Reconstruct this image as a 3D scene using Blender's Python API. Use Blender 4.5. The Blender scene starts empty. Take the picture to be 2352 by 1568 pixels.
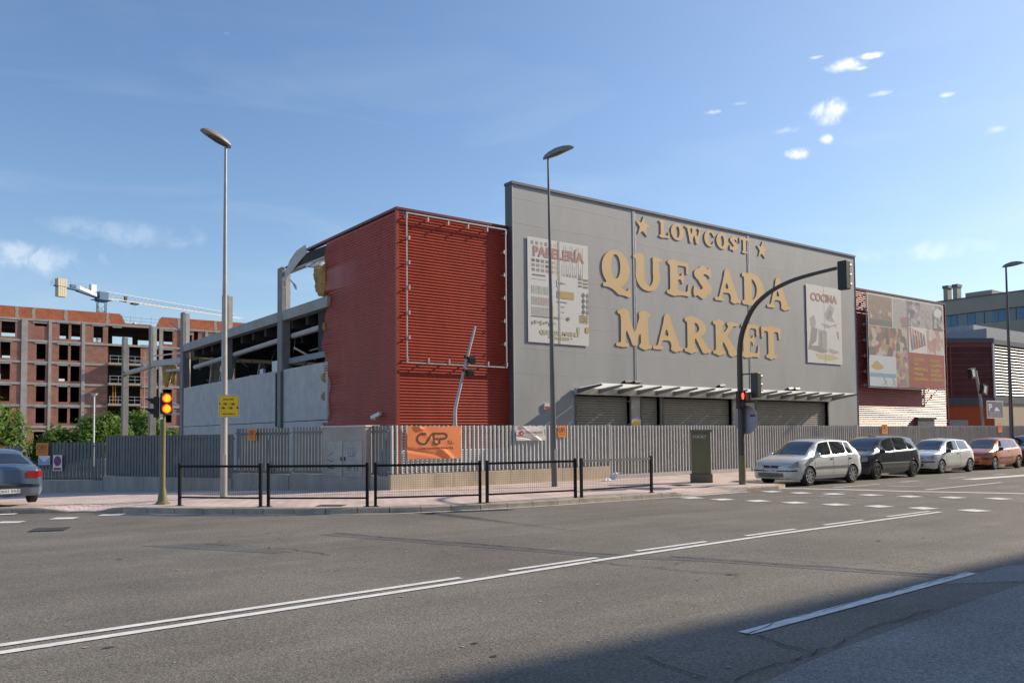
import bpy, math, random
import numpy as np
from mathutils import Matrix, Vector
random.seed(7)
R = math.radians
S = bpy.context.scene
COL = S.collection

# ---------------------------------------------------------------- camera
YAW, PITCH, ROLL = 0.933280527, 0.0428805255, -0.00906339907
FPX, CYP = 1904.30602, 917.612054
cd = bpy.data.cameras.new('camera'); cam = bpy.data.objects.new('camera', cd); COL.objects.link(cam)
cy_, sy_ = math.cos(YAW), math.sin(YAW)
fw = Vector((cy_*math.cos(PITCH), sy_*math.cos(PITCH), math.sin(PITCH)))
rt = Vector((sy_, -cy_, 0)); up = rt.cross(fw)
c_, s_ = math.cos(ROLL), math.sin(ROLL)
rt2 = rt*c_ + up*s_; up2 = up*c_ - rt*s_
cam.matrix_world = Matrix(((rt2.x, up2.x, -fw.x, 0), (rt2.y, up2.y, -fw.y, 0), (rt2.z, up2.z, -fw.z, 1.75), (0, 0, 0, 1)))
cd.sensor_width = 36; cd.lens = FPX*36/2352
cd.shift_x = 0; cd.shift_y = (CYP-784)/2352
cd.clip_start = 0.1; cd.clip_end = 6000
S.camera = cam

# ---------------------------------------------------------------- sun and sky
SUN = Vector((1.72, -0.45, 1.0)).normalized()
SEL = math.asin(SUN.z); SROT = math.atan2(SUN.x, SUN.y)
ld = bpy.data.lights.new('sun', 'SUN'); ld.energy = 3.7; ld.angle = R(0.55); ld.color = (1.0, 0.86, 0.68)
sun = bpy.data.objects.new('sun', ld); COL.objects.link(sun)
sun.rotation_euler = SUN.to_track_quat('Z', 'Y').to_euler(); sun.location = (30, -30, 40)
W = bpy.data.worlds.new('World'); S.world = W; W.use_nodes = True
nt = W.node_tree; N = nt.nodes; LK = nt.links; N.clear()
wo = N.new('ShaderNodeOutputWorld'); bg = N.new('ShaderNodeBackground'); bg.inputs[1].default_value = 0.115
sky = N.new('ShaderNodeTexSky'); sky.sky_type = 'NISHITA'; sky.sun_disc = False
sky.sun_elevation = SEL; sky.sun_rotation = SROT; sky.air_density = 1.15; sky.dust_density = 0.6; sky.ozone_density = 2.2
LK.new(bg.outputs[0], wo.inputs[0])
tc = N.new('ShaderNodeTexCoord')
def wmath(op, a, b=None, c=None, clamp=False):
    n = N.new('ShaderNodeMath'); n.operation = op; n.use_clamp = clamp
    for i, v in enumerate((a, b, c)):
        if v is None: continue
        if isinstance(v, (int, float)): n.inputs[i].default_value = v
        else: LK.new(v, n.inputs[i])
    return n.outputs[0]
def wvec(op, a, b):
    n = N.new('ShaderNodeVectorMath'); n.operation = op
    for i, v in enumerate((a, b)):
        if isinstance(v, (tuple, list, Vector)): n.inputs[i].default_value = v
        else: LK.new(v, n.inputs[i])
    return n
gdir = tc.outputs['Generated']
sepd = N.new('ShaderNodeSeparateXYZ'); LK.new(gdir, sepd.inputs[0])
# small cumulus puffs: each is a patch of the sky dome round its own direction, broken up by noise
nz = N.new('ShaderNodeTexNoise'); nz.inputs['Scale'].default_value = 26; nz.inputs['Detail'].default_value = 7; nz.inputs['Roughness'].default_value = .6; nz.inputs['Distortion'].default_value = .4
LK.new(gdir, nz.inputs['Vector'])
PUFFS = [  # azimuth, elevation, half width, half height (degrees), density
    (31.8, 19.99, 1.57, 0.78, 1),
    (31.33, 22.51, 1.27, 0.42, 1),
    (33.73, 17.85, 0.96, 0.42, 1),
    (32.32, 18.41, 0.48, 0.39, 0.8),
    (29.5, 22.88, 0.78, 0.21, 0.8),
    (29.18, 20.66, 0.84, 0.21, 0.9),
    (32.78, 23.29, 0.48, 0.12, 0.6),
    (25.3, 19.96, 0.48, 0.18, 0.6),
    (30.09, 22.26, 0.42, 0.12, 0.6),
    (39.83, 20.87, 0.90, 0.18, 0.6),
    (37.67, 21.21, 0.60, 0.15, 0.45),
    (22.81, 17.52, 0.78, 0.27, 0.5),
    (72.63, 25.15, 0.36, 0.15, 0.25),
    (34.92, 19.3, 1.20, 0.24, 0.3),
    (27.08, 11.15, 4.5, 0.7, 0.22),
    (83.77, 10.85, 5.0, 1.0, 0.28),
    (78.3, 12.79, 5.5, 0.8, 0.14),
]
acc = None
for az, el, hw, hh, dens in PUFFS:
    d = Vector((math.cos(R(az))*math.cos(R(el)), math.sin(R(az))*math.cos(R(el)), math.sin(R(el))))
    r = Vector((math.sin(R(az)), -math.cos(R(az)), 0)); u = r.cross(d)
    dx = wvec('DOT_PRODUCT', gdir, r).outputs['Value']; dz = wvec('DOT_PRODUCT', gdir, u).outputs['Value']
    df = wvec('DOT_PRODUCT', gdir, d).outputs['Value']
    q = wmath('ADD', wmath('POWER', wmath('DIVIDE', dx, R(hw)), 2), wmath('POWER', wmath('DIVIDE', dz, R(hh)), 2))
    m = wmath('SUBTRACT', 1.0, q, clamp=False); m = wmath('MAXIMUM', m, -1.5)
    n = wmath('ADD', m, wmath('MULTIPLY', wmath('SUBTRACT', nz.outputs[0], .505), 5.0))
    n = wmath('MULTIPLY', n, .75, clamp=True); n = wmath('MULTIPLY', wmath('MULTIPLY', n, n), dens)
    n = wmath('MULTIPLY', n, wmath('GREATER_THAN', df, 0.9))
    acc = n if acc is None else wmath('MAXIMUM', acc, n)
# thin cirrus streaks
mp = N.new('ShaderNodeMapping'); mp.inputs['Rotation'].default_value = (0, 0, R(35)); mp.inputs['Scale'].default_value = (2.0, 2.0, 9.0)
LK.new(gdir, mp.inputs['Vector'])
cz = N.new('ShaderNodeTexNoise'); cz.inputs['Scale'].default_value = 1.6; cz.inputs['Detail'].default_value = 7; cz.inputs['Roughness'].default_value = .55; cz.inputs['Distortion'].default_value = .6
LK.new(mp.outputs[0], cz.inputs['Vector'])
cr = wmath('MULTIPLY', wmath('SUBTRACT', cz.outputs[0], .50), 3.2, clamp=True)
low = wmath('SUBTRACT', 1.0, wmath('MULTIPLY', sepd.outputs[2], 1.9), clamp=True)
cir = wmath('MULTIPLY', wmath('MULTIPLY', cr, low), .38)
# general veil that thickens towards the horizon and the sun side
sd = wvec('DOT_PRODUCT', gdir, SUN).outputs['Value']
glow = wmath('POWER', wmath('MAXIMUM', sd, 0.0), 3.0)
veil = wmath('ADD', wmath('MULTIPLY', glow, .30), wmath('MULTIPLY', wmath('POWER', low, 4.0), .16), clamp=True)
tint = wvec('MULTIPLY', sky.outputs[0], (.72, .80, .92))
cmix = N.new('ShaderNodeMix'); cmix.data_type = 'RGBA'
LK.new(wmath('ADD', veil, cir, clamp=True), cmix.inputs[0]); LK.new(tint.outputs['Vector'], cmix.inputs[6]); cmix.inputs[7].default_value = (5.0, 5.5, 6.0, 1)
pm = N.new('ShaderNodeMix'); pm.data_type = 'RGBA'
LK.new(acc, pm.inputs[0]); LK.new(cmix.outputs[2], pm.inputs[6]); pm.inputs[7].default_value = (7.6, 7.6, 7.6, 1)
LK.new(pm.outputs[2], bg.inputs[0])
S.view_settings.view_transform = 'Standard'; S.view_settings.look = 'None'; S.view_settings.gamma = 1
S.view_settings.use_curve_mapping = False; S.view_settings.exposure = 0.6
S.cycles.max_bounces = 6; S.cycles.use_denoising = True

# ---------------------------------------------------------------- materials
MATS = {}
def mat(name, col, rough=.7, metal=0., var=.12, vscale=3., bump=0., bscale=30., spec=.5, col2=None, stain=0., emit=0., trans=0., coat=0., stretch=(1, 1, 1)):
    """procedural surface: base colour varied by two scales of noise in object space, optional fine bump"""
    if name in MATS: return MATS[name]
    m = bpy.data.materials.new(name); m.use_nodes = True; t = m.node_tree; n = t.nodes; b = n['Principled BSDF']
    b.inputs['Roughness'].default_value = rough; b.inputs['Metallic'].default_value = metal
    b.inputs['Specular IOR Level'].default_value = spec
    if coat: b.inputs['Coat Weight'].default_value = coat; b.inputs['Coat Roughness'].default_value = .06
    if trans: b.inputs['Transmission Weight'].default_value = trans
    g = n.new('ShaderNodeTexCoord'); mpg = n.new('ShaderNodeMapping'); mpg.inputs['Scale'].default_value = stretch
    t.links.new(g.outputs['Object'], mpg.inputs[0]); vec = mpg.outputs[0]
    a = n.new('ShaderNodeTexNoise'); a.inputs['Scale'].default_value = vscale; a.inputs['Detail'].default_value = 6; a.inputs['Roughness'].default_value = .6
    t.links.new(vec, a.inputs['Vector'])
    rmp = n.new('ShaderNodeMapRange'); rmp.inputs[1].default_value = .3; rmp.inputs[2].default_value = .7
    t.links.new(a.outputs[0], rmp.inputs[0])
    mx = n.new('ShaderNodeMix'); mx.data_type = 'RGBA'
    c2 = col2 or tuple(c*(1+var) for c in col); c1 = col if col2 else tuple(c*(1-var) for c in col)
    mx.inputs[6].default_value = (*c1, 1); mx.inputs[7].default_value = (*c2, 1)
    t.links.new(rmp.outputs[0], mx.inputs[0]); out = mx.outputs[2]
    if stain:
        a2 = n.new('ShaderNodeTexNoise'); a2.inputs['Scale'].default_value = vscale*.35; a2.inputs['Detail'].default_value = 8; a2.inputs['Roughness'].default_value = .7
        t.links.new(vec, a2.inputs['Vector'])
        r2 = n.new('ShaderNodeMapRange'); r2.inputs[1].default_value = .52; r2.inputs[2].default_value = .72
        t.links.new(a2.outputs[0], r2.inputs[0])
        mm = n.new('ShaderNodeMath'); mm.operation = 'MULTIPLY'; mm.inputs[1].default_value = stain; t.links.new(r2.outputs[0], mm.inputs[0])
        mx2 = n.new('ShaderNodeMix'); mx2.data_type = 'RGBA'; t.links.new(mm.outputs[0], mx2.inputs[0]); t.links.new(out, mx2.inputs[6])
        mx2.inputs[7].default_value = (*[c*.35 for c in col], 1); out = mx2.outputs[2]
    t.links.new(out, b.inputs['Base Color'])
    if bump:
        bn = n.new('ShaderNodeTexNoise'); bn.inputs['Scale'].default_value = bscale; bn.inputs['Detail'].default_value = 4
        t.links.new(vec, bn.inputs['Vector']); bp = n.new('ShaderNodeBump'); bp.inputs['Strength'].default_value = bump; bp.inputs['Distance'].default_value = .02
        t.links.new(bn.outputs[0], bp.inputs['Height']); t.links.new(bp.outputs[0], b.inputs['Normal'])
    if emit: b.inputs['Emission Color'].default_value = (*col, 1); b.inputs['Emission Strength'].default_value = emit
    MATS[name] = m; return m
def brick_mat(name, c1, c2, mortar, bw=.5, bh=.2, ms=.02, rough=.85, horizontal=False, bump=.4, patch=.0):
    m = bpy.data.materials.new(name); m.use_nodes = True; t = m.node_tree; n = t.nodes; b = n['Principled BSDF']; b.inputs['Roughness'].default_value = rough
    g = n.new('ShaderNodeTexCoord'); mp = n.new('ShaderNodeMapping'); t.links.new(g.outputs['Object'], mp.inputs[0])
    if not horizontal: mp.inputs['Rotation'].default_value = (R(-90), 0, 0)
    k = n.new('ShaderNodeTexBrick'); t.links.new(mp.outputs[0], k.inputs[0])
    k.inputs['Color1'].default_value = (*c1, 1); k.inputs['Color2'].default_value = (*c2, 1); k.inputs['Mortar'].default_value = (*mortar, 1)
    k.inputs['Scale'].default_value = 1; k.inputs['Brick Width'].default_value = bw; k.inputs['Row Height'].default_value = bh; k.inputs['Mortar Size'].default_value = ms
    a = n.new('ShaderNodeTexNoise'); a.inputs['Scale'].default_value = .9; a.inputs['Detail'].default_value = 7; a.inputs['Roughness'].default_value = .65; t.links.new(g.outputs['Object'], a.inputs['Vector'])
    r = n.new('ShaderNodeMapRange'); r.inputs[1].default_value = .3; r.inputs[2].default_value = .7; r.inputs[3].default_value = .72; r.inputs[4].default_value = 1.18; t.links.new(a.outputs[0], r.inputs[0])
    mu = n.new('ShaderNodeMix'); mu.data_type = 'RGBA'; mu.blend_type = 'MULTIPLY'; mu.inputs[0].default_value = 1
    t.links.new(k.outputs[0], mu.inputs[6]); cc = n.new('ShaderNodeCombineColor')
    for i in range(3): t.links.new(r.outputs[0], cc.inputs[i])
    t.links.new(cc.outputs[0], mu.inputs[7]); t.links.new(mu.outputs[2], b.inputs['Base Color'])
    bp = n.new('ShaderNodeBump'); bp.inputs['Strength'].default_value = bump; bp.inputs['Distance'].default_value = .01; t.links.new(k.outputs[1], bp.inputs['Height']); bp.invert = True
    t.links.new(bp.outputs[0], b.inputs['Normal']); MATS[name] = m; return m

# ---------------------------------------------------------------- mesh helpers
class MB:
    def __init__(s): s.v = []; s.f = []; s.m = []
    def add(s, vs, fs, mi=0):
        o = len(s.v); s.v += [tuple(v) for v in vs]; s.f += [tuple(i+o for i in f) for f in fs]; s.m += [mi]*len(fs); return s
    def box(s, x0, x1, y0, y1, z0, z1, mi=0):
        return s.add([(x, y, z) for z in (z0, z1) for y in (y0, y1) for x in (x0, x1)],
                     [(0, 2, 3, 1), (4, 5, 7, 6), (0, 1, 5, 4), (2, 6, 7, 3), (0, 4, 6, 2), (1, 3, 7, 5)], mi)
    def obox(s, c, a, b, d, mi=0):
        """box about c with half-axis vectors a, b, d"""
        c, a, b, d = Vector(c), Vector(a), Vector(b), Vector(d)
        if a.cross(b).dot(d) < 0: a = -a
        return s.add([c+a*i+b*j+d*k for k in (-1, 1) for j in (-1, 1) for i in (-1, 1)],
                     [(0, 2, 3, 1), (4, 5, 7, 6), (0, 1, 5, 4), (2, 6, 7, 3), (0, 4, 6, 2), (1, 3, 7, 5)], mi)
    def beam(s, p, q, w, h, mi=0, upv=(0, 0, 1)):
        p, q = Vector(p), Vector(q); d = (q-p); L = d.length; d.normalize(); u = Vector(upv)
        r = d.cross(u)
        if r.length < 1e-4: r = d.cross(Vector((1, 0, 0)))
        r.normalize(); u = r.cross(d)
        return s.obox((p+q)/2, d*(L/2), r*(w/2), u*(h/2), mi)
    def tube(s, pts, r, n=8, mi=0, caps=True):
        pts = [Vector(p) for p in pts]; rs = r if isinstance(r, (list, tuple)) else [r]*len(pts)
        o = len(s.v); ref = None
        for i, p in enumerate(pts):
            d = (pts[min(i+1, len(pts)-1)]-pts[max(i-1, 0)]).normalized()
            if ref is None: ref = Vector((1, 0, 0)) if abs(d.x) < .8 else Vector((0, 1, 0))
            a = (ref-d*ref.dot(d)).normalized(); b = d.cross(a); ref = a
            for k in range(n):
                t = 2*math.pi*k/n; s.v.append(tuple(p+(a*math.cos(t)+b*math.sin(t))*rs[i]))
        for i in range(len(pts)-1):
            for k in range(n):
                s.f.append((o+i*n+k, o+i*n+(k+1) % n, o+(i+1)*n+(k+1) % n, o+(i+1)*n+k)); s.m.append(mi)
        if caps:
            s.f.append(tuple(o+k for k in range(n-1, -1, -1))); s.m.append(mi)
            s.f.append(tuple(o+(len(pts)-1)*n+k for k in range(n))); s.m.append(mi)
        return s
    def prism(s, poly, o, ux, uy, dep, mi=0):
        """polygon in (ux, uy) pushed out from o along vector dep"""
        o, ux, uy, dep = Vector(o), Vector(ux), Vector(uy), Vector(dep); n = len(poly)
        a = [o+ux*x+uy*y for x, y in poly]; b = [p+dep for p in a]
        nf = [tuple(range(n)), tuple(range(2*n-1, n-1, -1))]
        sd = [(i, i+n, (i+1) % n+n, (i+1) % n) for i in range(n)]
        return s.add(a+b, nf+sd, mi)
    def grid(s, P, mi=0, closed=False):
        """P[i][j] points"""
        h, w = len(P), len(P[0]); fs = []
        for i in range(h-1):
            for j in range(w-1+(1 if closed else 0)):
                fs.append((i*w+j, i*w+(j+1) % w, (i+1)*w+(j+1) % w, (i+1)*w+j))
        return s.add([p for r in P for p in r], fs, mi)
    def ball(s, c, r, n=10, m=7, mi=0):
        c = Vector(c); rx, ry, rz = r if isinstance(r, (tuple, list)) else (r, r, r)
        return s.grid([[c+Vector((rx*math.sin(math.pi*i/m)*math.cos(2*math.pi*j/n), ry*math.sin(math.pi*i/m)*math.sin(2*math.pi*j/n), rz*math.cos(math.pi*i/m))) for j in range(n)] for i in range(m+1)], mi, True)
    def disc(s, c, nrm, r, dep, n=20, mi=0, r2=None):
        c, nrm = Vector(c), Vector(nrm).normalized()
        return s.tube([c, c+nrm*dep], [r, r if r2 is None else r2], n, mi)
    def holes(s, x0, x1, z0, z1, y0, y1, hs, mi=0, axis='y'):
        """wall slab between y0 and y1 with rectangular openings hs=(xa,xb,za,zb)"""
        xs = sorted({x0, x1, *[min(max(v, x0), x1) for h in hs for v in h[:2]]}); zs = sorted({z0, z1, *[min(max(v, z0), z1) for h in hs for v in h[2:4]]})
        nx, nz_ = len(xs)-1, len(zs)-1
        solid = [[not any(h[0] <= (xs[i]+xs[i+1])/2 <= h[1] and h[2] <= (zs[j]+zs[j+1])/2 <= h[3] for h in hs) for j in range(nz_)] for i in range(nx)]
        def P(x, y, z): return (x, y, z) if axis == 'y' else (y, x, z)
        for i in range(nx):
            for j in range(nz_):
                if not solid[i][j]: continue
                a, b, c, d = xs[i], xs[i+1], zs[j], zs[j+1]
                s.add([P(a, y0, c), P(b, y0, c), P(b, y0, d), P(a, y0, d)], [(0, 1, 2, 3)], mi)
                s.add([P(a, y1, c), P(b, y1, c), P(b, y1, d), P(a, y1, d)], [(3, 2, 1, 0)], mi)
                if i == 0 or not solid[i-1][j]: s.add([P(a, y0, c), P(a, y0, d), P(a, y1, d), P(a, y1, c)], [(0, 1, 2, 3)], mi)
                if i == nx-1 or not solid[i+1][j]: s.add([P(b, y0, c), P(b, y0, d), P(b, y1, d), P(b, y1, c)], [(3, 2, 1, 0)], mi)
                if j == 0 or not solid[i][j-1]: s.add([P(a, y0, c), P(b, y0, c), P(b, y1, c), P(a, y1, c)], [(3, 2, 1, 0)], mi)
                if j == nz_-1 or not solid[i][j+1]: s.add([P(a, y0, d), P(b, y0, d), P(b, y1, d), P(a, y1, d)], [(0, 1, 2, 3)], mi)
        return s
    def text(s, body, o, ux, uy, size, dep=.01, width=None, mi=0, align='LEFT', bold=0., shear=0.):
        """lettering built as solid letters standing on the plane (ux, uy)"""
        c = bpy.data.curves.new('t', 'FONT'); c.body = body; c.size = 1; c.align_x = align; c.resolution_u = 3; c.extrude = .5; c.offset = bold; c.shear = shear
        ob = bpy.data.objects.new('t', c); me = bpy.data.meshes.new_from_object(ob)
        o, ux, uy = Vector(o), Vector(ux).normalized(), Vector(uy).normalized(); nn = ux.cross(uy)
        xs = [v.co.x for v in me.vertices]
        if xs:
            k = size; kx = k if width is None else width/(max(xs)-min(xs)); x0 = 0 if width is None else min(xs)
            s.add([o+ux*((v.co.x-x0)*kx)+uy*(v.co.y*k)+nn*((v.co.z+.5)*dep) for v in me.vertices], [tuple(p.vertices) for p in me.polygons], mi)
        bpy.data.objects.remove(ob); bpy.data.curves.remove(c); bpy.data.meshes.remove(me); return s
    def ribbon(s, pts, w, mi=0, nrm=(0, 0, 1)):
        """flat strip along a polyline"""
        nrm = Vector(nrm); P = [Vector(p) for p in pts]; rows = []
        for i, p in enumerate(P):
            d = (P[min(i+1, len(P)-1)]-P[max(i-1, 0)]).normalized(); r = nrm.cross(d).normalized()
            ww = w[i] if isinstance(w, (list, tuple)) else w
            rows.append([p-r*ww/2, p+r*ww/2])
        return s.grid(rows, mi)
    def build(s, name, mats, parent=None, world=True, smooth=False, bevel=0.):
        me = bpy.data.meshes.new(name); vs = s.v
        if parent is not None and world:
            inv = INV[parent.name]; vs = [tuple(inv @ Vector(v)) for v in vs]
        me.from_pydata(vs, [], s.f)
        mats = mats if isinstance(mats, (list, tuple)) else [mats]
        for m in mats: me.materials.append(m)
        me.polygons.foreach_set('material_index', s.m)
        if smooth: me.polygons.foreach_set('use_smooth', [True]*len(me.polygons))
        me.update(); me.validate()
        ob = bpy.data.objects.new(name, me); COL.objects.link(ob)
        if parent is not None:
            ob.parent = parent; INV[ob.name] = INV[parent.name]
        else: INV[ob.name] = Matrix.Identity(4)
        if smooth is True or bevel:
            if bevel:
                md = ob.modifiers.new('bevel', 'BEVEL'); md.width = bevel; md.segments = 2; md.limit_method = 'ANGLE'
            me.set_sharp_from_angle(angle=R(38))
        return ob
INV = {}
def tag(o, label=None, cat=None, group=None, kind=None):
    if label: o['label'] = label
    if cat: o['category'] = cat
    if group: o['group'] = group
    if kind: o['kind'] = kind
    return o
def thing(name, label, cat, loc=(0, 0, 0), rz=0., group=None):
    o = bpy.data.objects.new(name, None); COL.objects.link(o); o.empty_display_size = .2
    o.location = loc; o.rotation_euler = (0, 0, rz)
    INV[o.name] = (Matrix.Translation(loc) @ Matrix.Rotation(rz, 4, 'Z')).inverted()
    return tag(o, label, cat, group)
def kids(o): return [c for c in bpy.data.objects if c.parent == o]
def dup(o, parent=None):
    c = o.copy(); COL.objects.link(c); c.parent = parent
    for ch in kids(o): dup(ch, c)
    return c
def lerp(a, b, t): return a+(b-a)*t
def polypt(P, t):
    """point at parameter t (0..len-1) on a polyline of tuples"""
    i = min(int(t), len(P)-2); f = t-i
    return tuple(lerp(a, b, f) for a, b in zip(P[i], P[i+1]))

# ---------------------------------------------------------------- terrain
def slope(x, y):
    s = min(1, max(0, (14-x)/3.0))
    return -0.033*min(max(0, y-22.6), 34)*s
# asphalt: aggregate speckle, wheel-worn tone and fine cracks
def asphalt(name, base, tone=(1, 1, 1), crack=.6, bump=.5):
    m = bpy.data.materials.new(name); m.use_nodes = True; t = m.node_tree; n = t.nodes; b = n['Principled BSDF']; b.inputs['Roughness'].default_value = .82; b.inputs['Specular IOR Level'].default_value = .35
    g = n.new('ShaderNodeTexCoord'); o = g.outputs['Object']
    def noise(s, d=6, rr=.6, st=None):
        k = n.new('ShaderNodeTexNoise'); k.inputs['Scale'].default_value = s; k.inputs['Detail'].default_value = d; k.inputs['Roughness'].default_value = rr
        if st:
            mp = n.new('ShaderNodeMapping'); mp.inputs['Scale'].default_value = st; t.links.new(o, mp.inputs[0]); t.links.new(mp.outputs[0], k.inputs['Vector'])
        else: t.links.new(o, k.inputs['Vector'])
        return k.outputs[0]
    def mr(v, a, b_, c, d):
        k = n.new('ShaderNodeMapRange'); k.inputs[1].default_value = a; k.inputs[2].default_value = b_; k.inputs[3].default_value = c; k.inputs[4].default_value = d; t.links.new(v, k.inputs[0]); return k.outputs[0]
    def mul(a, b_):
        k = n.new('ShaderNodeMath'); k.operation = 'MULTIPLY'
        for i, v in enumerate((a, b_)):
            if isinstance(v, float): k.inputs[i].default_value = v
            else: t.links.new(v, k.inputs[i])
        return k.outputs[0]
    vo = n.new('ShaderNodeTexVoronoi'); vo.inputs['Scale'].default_value = 75; t.links.new(o, vo.inputs['Vector'])
    sp = n.new('ShaderNodeSeparateColor'); t.links.new(vo.outputs['Color'], sp.inputs[0])
    agg = mr(sp.outputs[0], 0, 1, .62, 1.38)
    f = mul(agg, mr(noise(30, 4, .7), .35, .65, .74, 1.26))
    f = mul(f, mr(noise(.35, 8, .68), .32, .68, .78, 1.2))
    f = mul(f, mr(noise(.6, 5, .6, (.12, 1.6, 1)), .35, .65, .88, 1.12))   # streaks along the driving direction
    vc = n.new('ShaderNodeTexVoronoi'); vc.feature = 'DISTANCE_TO_EDGE'; vc.inputs['Scale'].default_value = .33
    wn = n.new('ShaderNodeTexNoise'); wn.inputs['Scale'].default_value = 1.7; wn.inputs['Detail'].default_value = 6; t.links.new(o, wn.inputs['Vector'])
    wv = n.new('ShaderNodeVectorMath'); wv.operation = 'MULTIPLY_ADD'; wv.inputs[1].default_value = (1.6, 1.6, 0); t.links.new(wn.outputs[1], wv.inputs[0]); t.links.new(o, wv.inputs[2])
    t.links.new(wv.outputs[0], vc.inputs['Vector'])
    ck = mr(vc.outputs[0], .0, .006, 1-crack*.75, 1.0)
    ckm = mr(noise(.22, 2), .52, .6, 0, 1)   # only some areas are cracked
    mxk = n.new('ShaderNodeMix'); mxk.inputs[2].default_value = 1.0; t.links.new(ckm, mxk.inputs[0]); t.links.new(ck, mxk.inputs[3])
    f = mul(f, mxk.outputs[0])
    # tar blots
    f = mul(f, mr(noise(1.1, 8, .7), .60, .70, 1.0, .80))
    cc = n.new('ShaderNodeCombineColor')
    for i in range(3): t.links.new(mul(f, float(base*tone[i])), cc.inputs[i])
    t.links.new(cc.outputs[0], b.inputs['Base Color'])
    bp = n.new('ShaderNodeBump'); bp.inputs['Strength'].default_value = bump; bp.inputs['Distance'].default_value = .006
    t.links.new(vo.outputs['Distance'], bp.inputs['Height']); t.links.new(bp.outputs[0], b.inputs['Normal'])
    MATS[name] = m; return m
M_ROAD = asphalt('asphalt', .158, (1.08, .98, .82))
M_PATCH = asphalt('asphalt_repair', .225, (1.03, 1.0, .95), crack=.2, bump=.35)
M_OLD = asphalt('asphalt_dark', .125, (1.03, 1.0, .93), crack=.3)
M_SOIL = mat('dusty_ground', (.20, .17, .135), .95, var=.25, vscale=.4, stain=.3)
mb = MB()
xs = [-3000, -900, -300, -120, -70]+list(range(-50, 60, 2))+[70, 90, 120, 200, 500, 1200, 4000]
ys = [-1500, -400, -100, -40]+list(range(-20, 70, 2))+[80, 110, 160, 260, 600, 1500, 5000]
mb.grid([[(x, y, slope(x, y)-.06) for x in xs] for y in ys])
tag(mb.build('ground', M_SOIL), kind='structure')
mb = MB()
xs = [-120, -60]+[i*1.0 for i in range(-40, 40)]+[45, 60, 90, 160, 400]
def ytop(x):
    return 18.4 if x > 22.6 else (20.0 if x > 9 else 47.0)
rows = []
for k in range(25):
    rows.append([(x, lerp(.9, ytop(x), k/24), slope(x, lerp(.9, ytop(x), k/24))) for x in xs])
mb.grid(rows); tag(mb.build('road', M_ROAD), kind='structure')

# repaired lane surface nearest the camera and a few patches, laid 3 mm above the asphalt
mb = MB()
def flat(pts, z=.003): mb.add([(x, y, z) for x, y in pts], [tuple(range(len(pts)))])
flat([(-20, 3.2), (-20, 1.0), (60, 1.0), (60, 4.5), (30, 4.35), (16, 4.2), (10.4, 4.22), (8.03, 4.05), (5.96, 3.87), (4.9, 3.70), (3, 3.6)])
flat([(9.55, 4.86), (11.6, 4.9), (12.3, 4.4), (10.6, 4.26)])
tag(mb.build('road_repair', M_PATCH), kind='structure')
mb = MB()
flat([(6.43, 14.13), (8.51, 8.73), (9.2, 7.9), (10.36, 4.94), (10.1, 4.9), (8.9, 7.7), (8.2, 8.65), (6.1, 14.1)], .0035)
flat([(3.2, 14.6), (4.1, 14.3), (4.9, 12.3), (4.6, 12.3)], .0035)
tag(mb.build('road_strip', M_OLD), kind='structure')
# open cracks
M_CRACK = mat('crack_tar', (.022, .020, .018), .9)
mb = MB()
def crack(pts, w=.03, seed=0, jit=.05):
    rnd = random.Random(seed); P = []
    for (a, b) in zip(pts, pts[1:]):
        n = max(2, int(math.hypot(b[0]-a[0], b[1]-a[1])/.12))
        for i in range(n):
            t = i/n; P.append((lerp(a[0], b[0], t)+rnd.uniform(-jit, jit), lerp(a[1], b[1], t)+rnd.uniform(-jit, jit), .0135))
    P.append((*pts[-1], .0135)); mb.ribbon(P, [rnd.uniform(.3, 1)*w for _ in P])
crack([(6.43, 14.13), (6.8, 12.97), (7.55, 11.12), (8.04, 9.54), (8.51, 8.73)], .04, 1, .02)
crack([(8.89, 8.24), (9.48, 6.77), (9.75, 6.31), (10.08, 5.33), (10.36, 4.94)], .035, 2, .015)
crack([(7.71, 8.59), (8.04, 7.46), (8.35, 6.6)], .03, 3)
crack([(6.0, 4.57), (5.9, 4.23), (5.85, 3.92)], .028, 4, .02)
crack([(4.76, 3.82), (5.22, 3.91), (5.85, 3.92), (7.02, 4.10), (8.2, 4.17)], .016, 5, .03)
crack([(4.73, 4.68), (4.69, 4.32), (4.66, 4.0)], .018, 6, .02)
crack([(4.13, 14.19), (5.02, 12.47), (5.18, 11.54)], .028, 7)
crack([(5.94, 4.62), (6.6, 4.80), (7.4, 4.77), (8.3, 4.86), (9.3, 4.86), (10.67, 4.96)], .014, 8, .022)
crack([(9.8, 14.9), (12.5, 12.9), (16, 12.2)], .02, 9, .02)
crack([(2.0, 20.0), (5.3, 17.6), (8.4, 16.0), (14, 14.9)], .018, 10, .02)
crack([(1.5, 20.9), (4.2, 19.6), (6.4, 17.9)], .02, 12, .02)
tag(mb.build('road_cracks', M_CRACK), kind='structure')

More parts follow.
